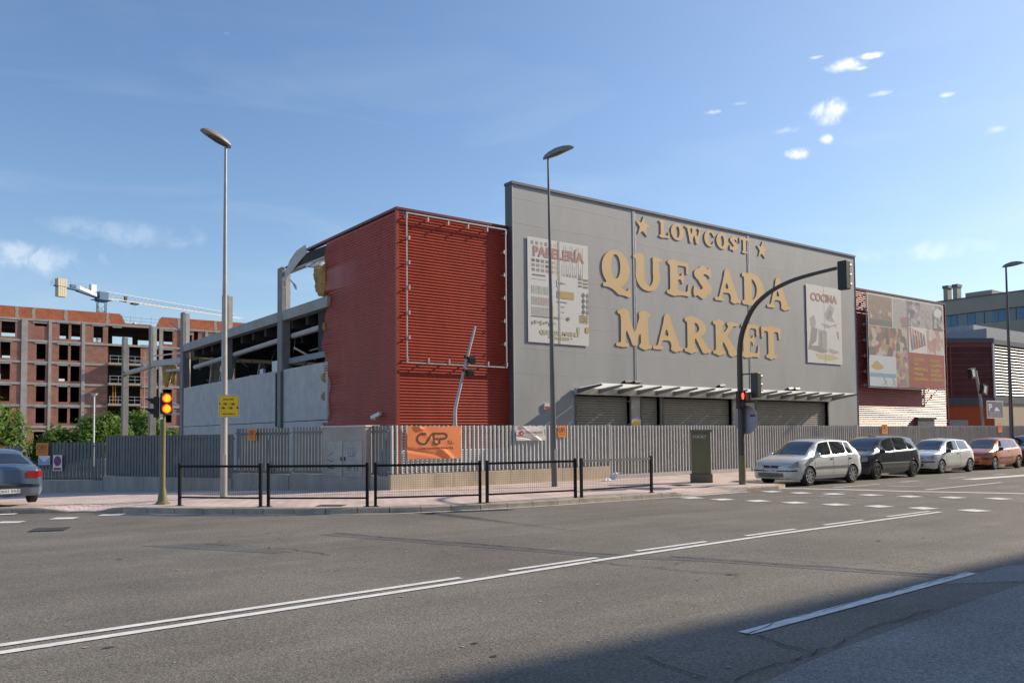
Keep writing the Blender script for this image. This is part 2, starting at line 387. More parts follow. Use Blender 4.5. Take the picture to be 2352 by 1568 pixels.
# ---------------------------------------------------------------- markings
M_LINE = mat('road_paint', (.74, .73, .69), .75, var=.14, vscale=9, stain=.45)
mb = MB()
def line(pts, w, z=.009): mb.ribbon([(x, y, z+slope(x, y)) for x, y in pts], w)
def quad(x0, x1, y0, y1, z=.009, rot=0.):
    cx, cy = (x0+x1)/2, (y0+y1)/2; c, s = math.cos(rot), math.sin(rot)
    mb.add([(cx+(x-cx)*c-(y-cy)*s, cy+(x-cx)*s+(y-cy)*c, z) for x, y in ((x0, y0), (x1, y0), (x1, y1), (x0, y1))], [(0, 1, 2, 3)])
line([(-14, 7.55), (-6, 7.75), (.71, 8.05), (5.5, 8.40), (8.07, 8.64), (12, 8.86), (18.24, 9.02)], .12)
line([(-14, 7.84), (-6, 8.04), (.73, 8.34), (5.6, 8.66)], .11)
for a, b in (((6.39, 8.72), (8.01, 8.82)), ((8.9, 8.93), (10.56, 9.0)), ((11.63, 9.06), (13.12, 9.12)), ((14.09, 9.16), (15.48, 9.2)), ((16.45, 9.22), (18.21, 9.25))): line([a, b], .10)
line([(5.98, 4.69), (8.3, 4.80), (10.67, 4.92)], .13)
line([(26, 9.4), (34, 9.5), (60, 10)], .12); line([(17.5, 4.95), (22.5, 5.05)], .13)
for i, (x, y) in enumerate([(17.45, 15.33), (17.6, 14.4), (17.87, 13.49), (18.09, 12.54), (18.31, 11.55), (18.6, 10.62), (18.85, 9.7), (19.1, 8.7)]): quad(x-.28, x+.22, y-.24, y+.24, rot=R(-14))
for i, (x, y) in enumerate([(21.0, 15.35), (21.12, 14.44), (21.41, 13.57), (21.77, 12.66), (22.02, 11.68), (22.43, 10.75), (22.87, 9.8), (23.3, 8.9)]): quad(x-.28, x+.22, y-.24, y+.24, rot=R(-14))
line([(22.33, 16.02), (22.78, 15.45), (23.31, 14.28), (23.8, 12.8), (25.14, 10.12)], .28)
line([(24.79, 12.69), (27.5, 12.74), (30.16, 12.82)], .12); line([(31.17, 14.39), (35.39, 14.22), (37.5, 14.2)], .5)
line([(23.8, 15.1), (26.5, 15.1)], .10)
for x in (28, 31.5, 35, 38.5, 42): line([(x, 15.2), (x+1.2, 15.2)], .10)
line([(9.05, 16.72), (11.3, 16.18), (13.1, 15.98), (16.45, 15.86), (17.7, 15.76), (20.4, 15.74)], .10)   # edge line at the kerb foot
line([(4.3, 21.2), (4.95, 20.3), (5.75, 19.5), (6.8, 18.5), (7.95, 17.6), (9.05, 16.72)], .11)
for x, y in ((1.95, 20.6), (3.0, 20.75), (4.0, 20.95), (.9, 20.4)): quad(x-.25, x+.25, y-.2, y+.2, rot=R(-30))
line([(.8, 23.6), (2.3, 22.95)], .3)
tag(mb.build('road_markings', M_LINE), kind='structure')
M_OIL = mat('oil_stain', (.055, .050, .044), .45, var=.3, vscale=6)
mb = MB(); rnd = random.Random(21)
for k in range(34):
    x, y = rnd.uniform(-2, 26), rnd.choice((rnd.uniform(5.4, 8), rnd.uniform(9.6, 15.2))); r_ = rnd.uniform(.01, .035)
    mb.add([(x+r_*rnd.uniform(.6, 1.3)*math.cos(a)*1.6, y+r_*rnd.uniform(.6, 1.2)*math.sin(a), .0058) for a in [2*math.pi*i/9 for i in range(9)]], [tuple(range(9))])
tag(mb.build('road_stains', M_OIL), kind='structure')
mb = MB()     # pale scuffs and dried spills at the crossing, scattered grit and gum
for P, w_ in (([(19.6, 13.9), (20.3, 13.0), (20.9, 11.9)], .10), ([(24.6, 15.6), (25.4, 14.6), (26.3, 13.1)], .16), ([(19.9, 13.2), (22.5, 13.9), (25, 14.1)], .07), ([(20.3, 13.4), (20.6, 12.4)], .06), ([(25.8, 14.4), (26.2, 13.5)], .2)): mb.ribbon([(x, y, .0066) for x, y in P], w_)
for k in range(150):
    x, y = rnd.uniform(1, 16), rnd.uniform(1.6, 14.5); r_ = rnd.uniform(.008, .028)
    mb.add([(x+r_*math.cos(a)*rnd.uniform(.6, 1.5), y+r_*math.sin(a)*rnd.uniform(.6, 1.2), .0075) for a in [2*math.pi*i/6 for i in range(6)]], [tuple(range(6))])
tag(mb.build('road_scuffs', mat('pale_scuff', (.34, .33, .31), .9, var=.25, vscale=12)), kind='structure')
M_TYRE = mat('tyre_scuff', (.30, .29, .27), .85, var=.2)

# ---------------------------------------------------------------- pavement and kerbs
KERB = [(-30, 45), (-10, 31.5), (2.0, 23.45), (2.9, 22.9), (3.3, 22.5), (3.9, 21.75), (4.13, 21.5), (5.0, 20.4), (5.8, 19.55), (6.82, 18.58), (7.95, 17.65), (9.0, 17.0), (9.58, 16.72), (11.3, 16.25), (13.1, 16.06), (16.45, 15.96), (17.5, 15.88), (18.0, 15.86), (20.1, 15.84), (20.5, 15.84), (21.9, 15.80), (22.5, 15.95), (22.72, 16.4), (22.78, 18.0), (23.0, 18.3), (26, 18.32), (60, 18.32), (160, 18.4)]
BACK = [(-24, 62), (-8, 52), (3.0, 41.5), (4.1, 38.9), (5.0, 37.6), (6.6, 35.8), (7.6, 34), (9.9, 29.9), (10.4, 28.6), (10.9, 27), (11.5, 25), (12.1, 23.2), (12.4, 22.9), (13.2, 22.8), (14.2, 22.8), (16.6, 22.8), (17.5, 22.8), (18.0, 22.8), (20.1, 22.8), (20.5, 22.8), (21.9, 22.8), (22.5, 22.8), (22.8, 22.8), (22.95, 22.8), (23.2, 22.8), (26.2, 22.8), (60, 22.8), (160, 22.8)]
def dens(P, k):
    out = []
    for i in range(len(P)-1):
        for j in range(k): out.append(tuple(lerp(a, b, j/k) for a, b in zip(P[i], P[i+1])))
    return out+[P[-1]]
KD, BD = dens(KERB, 8), dens(BACK, 8)
def sm(a, b, t):
    t = min(1, max(0, (t-a)/(b-a))); return t*t*(3-2*t)
def side_z(x, y, d=1.0):
    """height of the pavement: 13 cm kerb, lowered at the crossing and at the vehicle entrance"""
    z = .13+slope(x, y)
    r1 = sm(17.3, 17.9, x)*(1-sm(20.05, 20.6, x))*(1-sm(15.9, 18.2, y))
    a = (x-3.45)*.64+(y-22.25)*-.77   # along the entrance edge
    r2 = (1-sm(.40, 1.15, abs(a)))*(1-sm(0, 3.0, (x-3.45)*.77+(y-22.25)*.64))
    if x > 8: r2 = 0
    return z-.115*max(r1, r2)
def tiles(name, c1, c2, mortar, size):
    m = brick_mat(name, c1, c2, mortar, size, size, .012, .85, horizontal=True, bump=.25); return m
M_TILE = tiles('pavement_tiles', (.66, .52, .455), (.59, .47, .41), (.36, .28, .235), .33)
M_KERB = mat('kerb_stone', (.38, .33, .26), .9, var=.18, vscale=4, bump=.4, bscale=40, stain=.45)
mb = MB(); NA = 24
rows = []
for (kx, ky), (bx, by) in zip(KD, BD):
    rows.append([(lerp(kx, bx, j/NA), lerp(ky, by, j/NA), side_z(lerp(kx, bx, j/NA), lerp(ky, by, j/NA))) for j in range(NA+1)])
mb.grid([list(r) for r in zip(*rows)][::-1]); tag(mb.build('pavement', M_TILE), kind='structure')
# kerb stones, one course following the edge; joints are real gaps
mb = MB()
arc = [0]
for a, b in zip(KERB, KERB[1:]): arc.append(arc[-1]+math.hypot(b[0]-a[0], b[1]-a[1]))
def kp(s):
    for i in range(len(arc)-1):
        if s <= arc[i+1]: break
    t = (s-arc[i])/(arc[i+1]-arc[i]); return Vector((lerp(KERB[i][0], KERB[i+1][0], t), lerp(KERB[i][1], KERB[i+1][1], t), 0))
s = 0; rnd = random.Random(3)
while s < arc[-1]-1:
    L = .72 if s < 90 else 1.0; a, b = kp(s+.008), kp(min(s+L-.008, arc[-1]))
    d = (b-a).normalized(); nrm = Vector((d.y, -d.x, 0))   # towards the road
    if nrm.dot(Vector((kp(s).x-0, -1, 0))) < 0 and False: nrm = -nrm
    dz = rnd.uniform(-.004, .006)
    za, zb = side_z(a.x, a.y)+.006+dz, side_z(b.x, b.y)+.006+dz
    o = .035; w = .14; lo_a, lo_b = slope(a.x, a.y)-.05, slope(b.x, b.y)-.05
    pts = []
    for p, z, lo in ((a, za, lo_a), (b, zb, lo_b)):
        pts += [p+nrm*o+Vector((0, 0, lo)), p+nrm*(o-.006)+Vector((0, 0, z-.025)), p+nrm*(o-.03)+Vector((0, 0, z)), p-nrm*w+Vector((0, 0, z)), p-nrm*w+Vector((0, 0, lo))]
    mb.add(pts, [(0, 1, 6, 5), (1, 2, 7, 6), (2, 3, 8, 7), (3, 4, 9, 8), (0, 4, 3, 2, 1), (5, 6, 7, 8, 9)])
    s += L
tag(mb.build('kerb', M_KERB), kind='structure')
# near pavement the photographer stands on
mb = MB(); mb.box(-60, 160, -6, .95, -.05, .13); tag(mb.build('near_pavement', M_TILE), kind='structure')
# small manhole covers
M_IRON = mat('cast_iron', (.10, .09, .08), .6, .6, bump=.5, bscale=60)
def cover(x, y, sx, sy, z, name, label, rot=0):
    t = MB(); c, s_ = math.cos(rot), math.sin(rot)
    t.obox((x, y, z+.006), Vector((c, s_, 0))*sx/2, Vector((-s_, c, 0))*sy/2, (0, 0, .006))
    for i in range(-2, 3): t.obox(Vector((x, y, z+.014))+Vector((c, s_, 0))*sx*.18*i, Vector((c, s_, 0))*.012, Vector((-s_, c, 0))*sy*.42, (0, 0, .003))
    tag(t.build(name, M_IRON), label, 'manhole cover')
cover(8.25, 18.35, .62, .42, side_z(8.25, 18.35), 'manhole_cover', 'small rusty rectangular cover in the pavement beside the railing gap', R(-40))
cover(2.41, 18.37, .62, .62, .004, 'manhole_cover', 'worn iron manhole cover set in the asphalt at the far left', R(-20))
cover(19.9, 18.0, .55, .5, side_z(19.9, 18.0), 'manhole_cover', 'grey square cover in the pavement left of the green cabinet', 0)

# ---------------------------------------------------------------- apartment block across the street, behind the photographer (casts the long shadow)
M_RENDER = mat('ochre_render', (.50, .42, .31), .9, var=.08)
M_GLASSD = mat('dark_glass', (.03, .04, .05), .08, .0, var=.1, spec=.8)
bk = thing('apartment_block', 'tall ochre apartment block across the street behind the photographer', 'building', (58, -7, 0))
hs = []
for i in range(22):
    for f in range(7): hs.append((15.5+i*3.6, 17.3+i*3.6, 1.2+f*3.3, 2.9+f*3.3))
mb = MB(); mb.holes(14, 94, 0, 24.2, -6.3, -6.0, hs); mb.box(14, 94, -16, -6.65, 0, 24.2); mb.build('wall', M_RENDER, bk)
mb = MB(); mb.box(14.1, 93.9, -6.55, -6.4, .3, 23.9); mb.build('glazing', M_GLASSD, bk)
mb = MB(); mb.box(13.9, 94.1, -16.1, -5.9, 24.2, 24.7); mb.build('cornice', M_RENDER, bk)

# ================================================================ the market building
M_RED = mat('red_sheet', (.38, .052, .026), .42, .0, var=.13, vscale=1.5, spec=.4, stain=.28, stretch=(1, 1, .3))
M_WHITE = mat('white_sheet', (.72, .73, .75), .45, var=.05)
M_GREY = mat('grey_panel', (.375, .38, .375), .6, var=.06, vscale=.8, spec=.45, stain=.22, bump=.25, bscale=1.1, stretch=(1, 1, .35))
M_GREYD = mat('grey_trim', (.11, .115, .125), .5, var=.08)
M_GALV = mat('galvanised', (.50, .50, .49), .45, .35, var=.12, vscale=8)
M_CONC = mat('precast_concrete', (.58, .525, .485), .88, var=.12, vscale=1.5, stain=.25, bump=.15)
M_CONCD = mat('concrete_column', (.28, .265, .245), .88, var=.15, vscale=2.2, stain=.35, bump=.2)
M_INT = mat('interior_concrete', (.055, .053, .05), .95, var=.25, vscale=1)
M_WOOL = mat('rock_wool', (.42, .27, .09), 1.0, var=.3, vscale=9, bump=1., bscale=25)
M_BLACK = mat('black_plastic', (.018, .018, .019), .5, var=.1)
M_SHUT = mat('shutter_slats', (.30, .29, .27), .55, .2, var=.06, vscale=2)
M_LETTER = mat('letter_board', (.68, .47, .19), .6, var=.0, vscale=.55, col2=(.73, .50, .28), spec=.35, stain=.05)
M_LETTERS = mat('letter_side', (.16, .12, .07), .7, var=.1)
mk = thing('market_building', 'derelict grey and red corrugated market hall with large gold lettering', 'building', (15.45, 28.0, 0))
mk0 = MB()
# grey facade screen with shutter openings, stood 0.29 m proud of the red cladding
SH = [(24.30, 27.60, 0, 3.56), (28.40, 29.62, 0, 3.56), (29.88, 35.0, 0, 3.56), (37.05, 43.72, 0, 3.52)]
fs = MB(); fs.holes(20.84, 46.95, 0, 12.45, 28.0, 28.42, SH)
# rows of composite panels: shallow horizontal joints and two wide vertical ones
fs.build('facade_screen', M_GREY, mk)
rnd = random.Random(5)
for k in range(11):
    z = 1.15+k*1.075
    for a, b in ((20.9, 28.0), (28.12, 36.6), (36.72, 46.9)):
        P = []; ph = rnd.uniform(0, 6); jm = MB()
        n = 14
        for i in range(n+1):
            x = lerp(a, b, i/n); P.append((x, z+.02*math.sin(ph+x*1.1)))
        for p, q in zip(P, P[1:]):
            if any(h[0]-.1 < (p[0]+q[0])/2 < h[1]+.1 and z < 3.7 for h in SH):
                if jm.f: jm.build('panel_joint', M_GREY, mk); jm = MB()
                continue
            jm.add([(p[0], 27.998, p[1]-.012), (q[0], 27.998, q[1]-.012), (q[0], 27.9955, q[1]+.002), (p[0], 27.9955, p[1]+.002), (q[0], 27.998, q[1]+.02), (p[0], 27.998, p[1]+.02)], [(0, 1, 2, 3), (3, 2, 4, 5)])
        if jm.f: jm.build('panel_joint', M_GREY, mk)
for x in (28.06, 36.66):
    t = MB(); t.box(x-.075, x-.03, 27.975, 28.0, 3.95, 12.4); t.box(x+.03, x+.075, 27.975, 28.0, 3.95, 12.4); t.box(x-.03, x+.03, 27.99, 28.0, 3.95, 12.4)
    t.build('vertical_joint', M_GALV, mk)
t = MB(); t.box(20.78, 47.0, 27.93, 28.5, 12.45, 12.56); t.build('parapet_cap', M_GREYD, mk)
t = MB(); t.box(20.80, 20.838, 27.97, 28.46, 0, 12.44); t.build('edge_trim', M_GREYD, mk); t = MB(); t.box(46.952, 46.99, 27.97, 28.46, 0, 12.44); t.build('edge_trim', M_GREYD, mk)
t = MB(); t.box(20.86, 46.93, 28.42, 28.47, 10.6, 12.44); t.build('screen_back', M_GREYD, mk)
t = MB(); t.box(20.842, 20.87, 27.985, 27.999, 0, 12.44); t.build('corner_bead', M_WHITE, mk)
# roller shutters set back in their openings
for (a, b, c, d) in SH:
    t = MB(); n = int((d-.05)/.115); prof = []
    for k in range(n):
        z = .05+k*.115; prof += [(28.20, z), (28.165, z+.03), (28.165, z+.085), (28.20, z+.112)]
    t.grid([[(a, y, z), (b, y, z)] for y, z in prof][::-1]); t.build('roller_shutter', M_SHUT, mk)
    t = MB(); t.box(a-.09, a, 27.965, 28.21, 0, d); t.box(b, b+.09, 27.965, 28.21, 0, d); t.box(a-.09, b+.09, 27.965, 28.21, d, d+.1); t.build('shutter_frame', M_GREYD, mk)
# canopy over the shutters: fascia, tapering arms and pale sheets
M_CANOPY = mat('canopy_sheet', (.62, .63, .60), .35, var=.05, vscale=3, spec=.5)
cn = bpy.data.objects  # marker
t = MB(); t.box(24.15, 44.05, 27.80, 27.955, 3.54, 3.82); t.build('canopy_fascia', mat('fascia_grey', (.40, .41, .38), .5), mk)
arms = []
for i in range(17):
    x = 24.25+i*(43.93-24.25)/16
    t = MB(); t.prism([(27.80, 3.60), (26.30, 3.845), (26.22, 3.90), (26.30, 3.93), (27.80, 3.80)], (x-.022, 0, 0), (0, 1, 0), (0, 0, 1), (.044, 0, 0))
    t.build('canopy_arm', M_GREYD, mk)
t = MB()
for i in range(16):
    x = 24.25+i*(43.93-24.25)/16; x1 = x+(43.93-24.25)/16
    t.add([(x+.03, 27.79, 3.83), (x1-.03, 27.79, 3.83), (x1-.03, 26.28, 3.955), (x+.03, 26.28, 3.955)], [(0, 1, 2, 3)])
mc = bpy.data.materials.new('canopy_polycarbonate'); mc.use_nodes = True; nn = mc.node_tree.nodes; bb = nn['Principled BSDF']; bb.inputs['Base Color'].default_value = (.78, .80, .77, 1); bb.inputs['Roughness'].default_value = .5
tr = nn.new('ShaderNodeBsdfTranslucent'); tr.inputs[0].default_value = (.92, .94, .90, 1); ms = nn.new('ShaderNodeMixShader'); ms.inputs[0].default_value = .8
mc.node_tree.links.new(bb.outputs[0], ms.inputs[1]); mc.node_tree.links.new(tr.outputs[0], ms.inputs[2]); mc.node_tree.links.new(ms.outputs[0], nn['Material Output'].inputs[0])
t.build('canopy_sheet', mc, mk)
for x, two in ((27.22, True), (33.47, False), (39.58, True)):
    t = MB(); t.tube([(x-.3, 27.95, 4.02), (x-.3, 27.6, 4.05), (x+.35, 27.55, 4.13)], .018, 6)
    for dx in ((-.32, .3) if two else (.05,)):
        t.obox((x+dx, 27.45, 4.14), (.20, 0, .02), (0, .13, -.05), (-.02, .03, .05))
    t.build('floodlight', M_BLACK, mk)

# red corrugated cladding (both street faces) and pale louvres below it
def corr(y0, z0, z1, pitch=.118, depth=.035):
    """profile points (offset, z) of a horizontally ribbed sheet"""
    out = []; n = int(round((z1-z0)/pitch))
    for k in range(n):
        z = z0+k*pitch
        for dz, off in ((0, 0), (.022, 0), (.036, depth), (.060, depth), (.108, 0)): out.append((off, z+dz))
    out.append((0, z1)); return out
t = MB(); prof = corr(0, 1.24, 10.50)
t.grid([[(x, 28.29-o, z) for x in (15.50, 20.83)] for o, z in prof][::-1]); t.build('front_cladding', M_RED, mk, smooth=False)
t = MB(); xs = [47.0, 50, 54, 58.55]
t.grid([[(x, 28.29-o, z) for x in xs] for o, z in corr(0, .2, 10.50)][::-1])
M_RED2 = mat('red_sheet_glare', (.42, .10, .085), .44, .0, var=.10, vscale=1.2, spec=.45)  # same cladding, base colour lightened to stand in for sun glare
t.build('front_cladding', M_RED2, mk)
t = MB()
for k in range(12):
    z = .16+k*.092; t.add([(15.5, 28.30, z+.05), (20.83, 28.30, z+.05), (20.83, 28.235, z), (15.5, 28.235, z)], [(3, 2, 1, 0)]); t.add([(15.5, 28.235, z), (20.83, 28.235, z), (20.83, 28.235, z-.02), (15.5, 28.235, z-.02)], [(0, 1, 2, 3)][::-1])
t.build('front_louvre', M_WHITE, mk)
for a_, b__ in ((15.45, 20.83), (47, 58.55)): t = MB(); t.box(a_, b__, 28.305, 28.42, 0, 10.5); t.build('wall_backing', M_INT, mk)
# side cladding with its torn, bulging edge
tornz = [(1.24, 34.9), (2.27, 34.98), (2.45, 35.23), (2.73, 34.98), (3.58, 35.15), (4.28, 34.84), (4.85, 34.98), (6.2, 34.98), (7.32, 34.81), (8.06, 35.07), (8.6, 35.05), (9.37, 35.2), (9.67, 34.92), (10.5, 34.82)]
tz, ty = zip(*tornz)
rnd = random.Random(11); P = []
for o, z in corr(0, 1.24, 10.50):
    ye = float(np.interp(z, tz, ty))+rnd.uniform(-.05, .05); row = []
    flat_ = 1-min(1, max(0, (abs(z-8.75)-.45)/.2))     # ribs pressed flat where the wall was struck
    for j in range(25):
        u = (j/24); y = lerp(28.34, ye, u); w = max(0, (u-.45)/.55)
        k = 1-flat_*min(1, w*1.6)
        bul = .10*w*w*math.sin(z*1.3)+.16*flat_*w*w-.06*w**3*math.sin(z*5)
        row.append((15.45-o*k-bul, y+.03*w*math.sin(z*9), z))
    P.append(row)
t = MB(); t.grid(P); t.build('side_cladding', M_RED, mk)
t = MB()
for k in range(12):
    z = .16+k*.092; t.add([(15.46, 28.34, z+.05), (15.46, 34.95, z+.05), (15.40, 34.95, z), (15.40, 28.34, z)], [(0, 1, 2, 3)])
t.build('side_louvre', M_WHITE, mk)
t = MB(); t.box(15.40, 15.515, 28.225, 28.34, .1, 10.56); t.build('corner_flashing', M_RED, mk)
t = MB(); t.box(15.38, 20.86, 28.20, 28.46, 10.56, 10.66); t.box(15.38, 15.62, 28.46, 37.1, 10.56, 10.66); t.build('roof_flashing', mat('dark_red_trim', (.16, .025, .022), .45), mk)
t = MB(); t.box(46.99, 58.62, 28.22, 28.46, 10.56, 10.68); t.box(58.56, 58.62, 28.22, 40, .1, 10.56); t.build('roof_flashing', MATS['dark_red_trim'], mk)
t = MB(); t.box(15.7, 58.5, 28.47, 34.6, 10.3, 10.45); t.build('roof', M_INT, mk)
t = MB(); t.box(15.62, 58.5, 34.45, 34.6, 0, 10.3); t.build('rear_wall', M_INT, mk)
# rock wool hanging out of the torn edge
def wool(name, outline, x=15.42, th=.16, seed=1):
    rnd = random.Random(seed); t = MB(); cy = sum(p[0] for p in outline)/len(outline); cz = sum(p[1] for p in outline)/len(outline); rows = []
    for lay, k in ((0, 1.0), (.4, 1.05), (1, .8), (1.25, .35), (1.3, .02)):
        rows.append([(x-th*lay+rnd.uniform(-.02, .02), cy+(y-cy)*k+rnd.uniform(-.03, .03), cz+(z-cz)*k+rnd.uniform(-.03, .03)) for y, z in outline])
    t.grid(rows, closed=True); rows2 = [[(2*x-a, b, c) for a, b, c in r] for r in rows]; t.grid(rows2, closed=True); t.build(name, M_WOOL, mk)
def jag(P, n=3, a=.05, seed=2):
    r = random.Random(seed); out = []
    for p, q in zip(P, P[1:]+P[:1]):
        for i in range(n): out.append((lerp(p[0], q[0], i/n)+r.uniform(-a, a), lerp(p[1], q[1], i/n)+r.uniform(-a, a)))
    return out
wool('torn_insulation', jag([(34.95, 9.5), (35.35, 9.42), (35.95, 9.55), (36.05, 9.25), (35.8, 8.75), (35.7, 8.35), (35.3, 8.15), (34.95, 8.1), (34.8, 8.8)], 4, .04))
wool('torn_insulation', jag([(34.9, 6.9), (35.1, 6.8), (35.05, 6.6), (34.9, 6.5)], 3, .03), th=.08)
wool('torn_insulation', jag([(34.85, 4.6), (35.2, 4.5), (35.15, 4.3), (34.9, 4.2)], 3, .03), th=.1)
wool('torn_insulation', jag([(34.95, 3.75), (35.25, 3.6), (35.2, 3.45), (34.95, 3.4)], 3, .03), th=.08)
# remaining parapet beam with peeled flashing between the torn edge and the first column
M_PALE = mat('pale_flashing', (.50, .48, .44), .5, var=.15)
t = MB(); t.add([(15.5, 34.8, 10.44), (15.5, 37.3, 10.52), (15.5, 40.0, 10.30), (15.5, 40.0, 10.22), (15.5, 37.4, 9.98), (15.5, 34.8, 9.98)], [(0, 1, 2, 3, 4, 5)])
t.add([(15.9, 34.8, 10.44), (15.9, 37.3, 10.52), (15.9, 40.0, 10.30), (15.9, 40.0, 10.22), (15.9, 37.4, 9.98), (15.9, 34.8, 9.98)], [(5, 4, 3, 2, 1, 0)]); t.build('parapet_beam', M_INT, mk)
t = MB(); t.beam((15.6, 34.7, 9.93), (15.6, 40.0, 10.0), .3, .07); t.build('beam_flange', M_PALE, mk)
t = MB(); rnd = random.Random(4)
strip = [(37.0, 10.66, .30), (37.9, 10.50, .32), (38.7, 10.15, .34), (39.4, 9.85, .3), (39.75, 9.45, .22), (39.6, 9.2, .1)]
t.grid([[(15.34+.06*math.sin(i*1.7+j), y+(j-1)*w*.55, z+(j-1)*w*.75) for j in range(3)] for i, (y, z, w) in enumerate(strip)])
strip = [(39.3, 9.7, .2), (38.9, 9.4, .22), (38.5, 9.15, .26), (38.25, 8.98, .2)]
t.grid([[(15.38+.05*math.sin(i*2+j), y+(j-1)*w*.5, z+(j-1)*w*.7) for j in range(3)] for i, (y, z, w) in enumerate(strip)])
for f in (0,): pass
t.build('peeled_flashing', M_PALE, mk)
bpy.data.objects[-1] if False else None
t = MB(); t.box(15.3, 15.9, 36.2, 36.9, 9.75, 9.84); t.box(15.35, 15.5, 35.5, 36.4, 9.66, 9.74); t.build('loose_bracket', M_WHITE, mk)
# dark cladding rag left on the frame
t = MB(); t.box(15.7, 15.78, 35.2, 36.35, 5.72, 7.75); t.build('hanging_panel', M_INT, mk)
# concrete frame: columns, beams, infill wall panels, rails and pipes
for i, (y, top) in enumerate(((40.32, 10.3), (49.3, 10.2), (58.3, 10.28), (67.2, 10.32), (76.7, 10.45))):
    t = MB(); t.box(15.34, 15.50, y-.31, y+.31, -1.3, top); t.box(15.50, 15.80, y-.28, y+.31, -1.3, top-.62); t.box(15.50, 15.78, y+.05, y+.30, top-.62, top-.02)
    c = t.build('column', M_CONCD, mk, bevel=.015)
    if i < 4:
        t = MB(); t.box(15.54, 15.79, y-.305, y-.282, 8.15 if i < 2 else 7.2, top-.1); t.build('sunlit_face', M_PALE, c)  # paler sheet paints the sunlight on the column's upper front
ys = [34.6, 39.95, 40.69, 48.01, 48.75, 57.93]
for a, b in ((34.6, 39.95), (40.69, 48.93), (49.67, 57.93)):
    t = MB(); t.box(15.36, 15.80, a, b, 7.58, 8.08); t.build('roof_beam', mat('beam_concrete', (.40, .38, .345), .88, var=.14, vscale=1.5, stain=.3), mk, bevel=.01)
    t = MB(); t.box(15.40, 15.60, a+.04, b-.04, -1.2, 2.50); t.box(15.40, 15.60, a+.04, b-.04, 2.535, 5.12); t.build('wall_panel', M_CONC, mk)
t = MB(); t.tube([(15.9, 34.8, 6.92), (15.9, 39.9, 6.84)], .14); t.tube([(15.9, 40.8, 6.82), (15.9, 48.9, 6.66)], .14); t.tube([(15.9, 49.7, 6.64), (15.9, 57, 6.49)], .15); t.build('pipe', M_CONC, mk)
t = MB(); t.box(15.6, 15.75, 34.9, 39.9, 5.40, 5.68); t.build('steel_rail', mat('blue_grey_steel', (.16, .19, .22), .5, .3), mk)
t = MB(); t.box(15.30, 15.38, 40.72, 40.80, 2.3, 5.0); t.tube([(15.25, 39.85, .3), (15.25, 39.85, 5.0)], .04, 6); t.build('drain_pipe', M_GREYD, mk)
# gutted interior: deck, floor, joists and back wall with gaps
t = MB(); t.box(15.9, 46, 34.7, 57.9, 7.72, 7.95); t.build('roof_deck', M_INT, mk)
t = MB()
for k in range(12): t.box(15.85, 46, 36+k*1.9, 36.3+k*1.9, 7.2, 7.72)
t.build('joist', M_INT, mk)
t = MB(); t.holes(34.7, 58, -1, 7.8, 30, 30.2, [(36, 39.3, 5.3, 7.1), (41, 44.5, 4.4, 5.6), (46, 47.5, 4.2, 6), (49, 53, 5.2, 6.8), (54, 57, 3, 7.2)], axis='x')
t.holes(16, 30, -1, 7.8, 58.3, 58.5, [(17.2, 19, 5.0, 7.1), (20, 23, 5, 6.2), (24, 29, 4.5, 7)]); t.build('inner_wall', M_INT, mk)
M_DEB = mat('broken_slab', (.60, .53, .43), .9, var=.25, vscale=2, stain=.2)
for a, b, w in (((17, 61.3, 7.35), (17, 60.4, 4.9), .7), ((17, 58.2, 7.2), (17, 59, 4.9), .9), ((17, 56.0, 7.1), (17, 56.8, 4.9), .55), ((17.3, 54.2, 7.0), (17.3, 55.4, 4.9), .8), ((16.6, 51.7, 6.93), (16.6, 52.5, 4.9), .45), ((18, 50.2, 6.3), (18, 50.9, 4.9), .3)):
    t = MB(); a, b = Vector(a), Vector(b); t.beam(a, b, w, .14, upv=(0, 1, 0)); t.beam(a+Vector((-w*.5, -.1, 0)), b+Vector((-w*.5, -.1, 0)), .1, .14); t.build('fallen_slab', M_DEB, mk)
rnd = random.Random(31)
for k in range(22):     # tangled steel, purlins and cables hanging in the open bays
    y = rnd.uniform(35.5, 57); x = rnd.uniform(15.9, 18.5); z = rnd.uniform(5.2, 7.6)
    t = MB(); a_ = Vector((x, y, z)); b__ = a_+Vector((rnd.uniform(-.6, 1.4), rnd.uniform(-1.6, 1.6), rnd.uniform(-1.5, 1.2))); b__.z = min(7.7, max(4.9, b__.z))
    if k % 3: t.beam(a_, b__, rnd.uniform(.05, .16), rnd.uniform(.03, .10))
    else: t.tube([a_, (a_+b__)/2-Vector((0, 0, .35)), b__], .018, 5)
    t.build('bent_girder' if k % 3 else 'dangling_cable', rnd.choice((M_DEB, M_CONCD, M_GALV)), mk)
t = MB(); t.box(16.4, 16.6, 43.2, 44.2, 4.9, 5.9); t.box(16.4, 16.55, 45.6, 46.1, 4.9, 5.6); t.build('debris', M_WHITE, mk)
# collapsed beams between the free-standing columns
t = MB(); t.beam((15.6, 58.9, 7.05), (15.6, 66.8, 7.45), .35, .42); t.beam((15.55, 58.9, 6.45), (15.55, 62.5, 6.6), .3, .16); t.beam((15.45, 58.9, 6.85), (15.45, 66.6, 7.22), .5, .07); t.beam((15.5, 58.9, 7.6), (15.5, 66.6, 8.0), .3, .06); t.build('collapsed_beam', M_CONC, mk)
t = MB(); t.beam((15.6, 67.6, 7.30), (15.6, 76.4, 7.40), .25, .24); t.beam((15.5, 68, 7.65), (15.5, 74, 8.2), .25, .07); t.beam((15.5, 67.6, 7.15), (15.5, 76.4, 7.22), .5, .07); t.build('collapsed_beam', M_CONC, mk)
wool('hanging_insulation', jag([(62.3, 7.1), (64.9, 7.2), (64.6, 6.2), (64.1, 5.6), (63.4, 5.7), (63, 6.4)], 3, .1), x=15.8, th=.15)
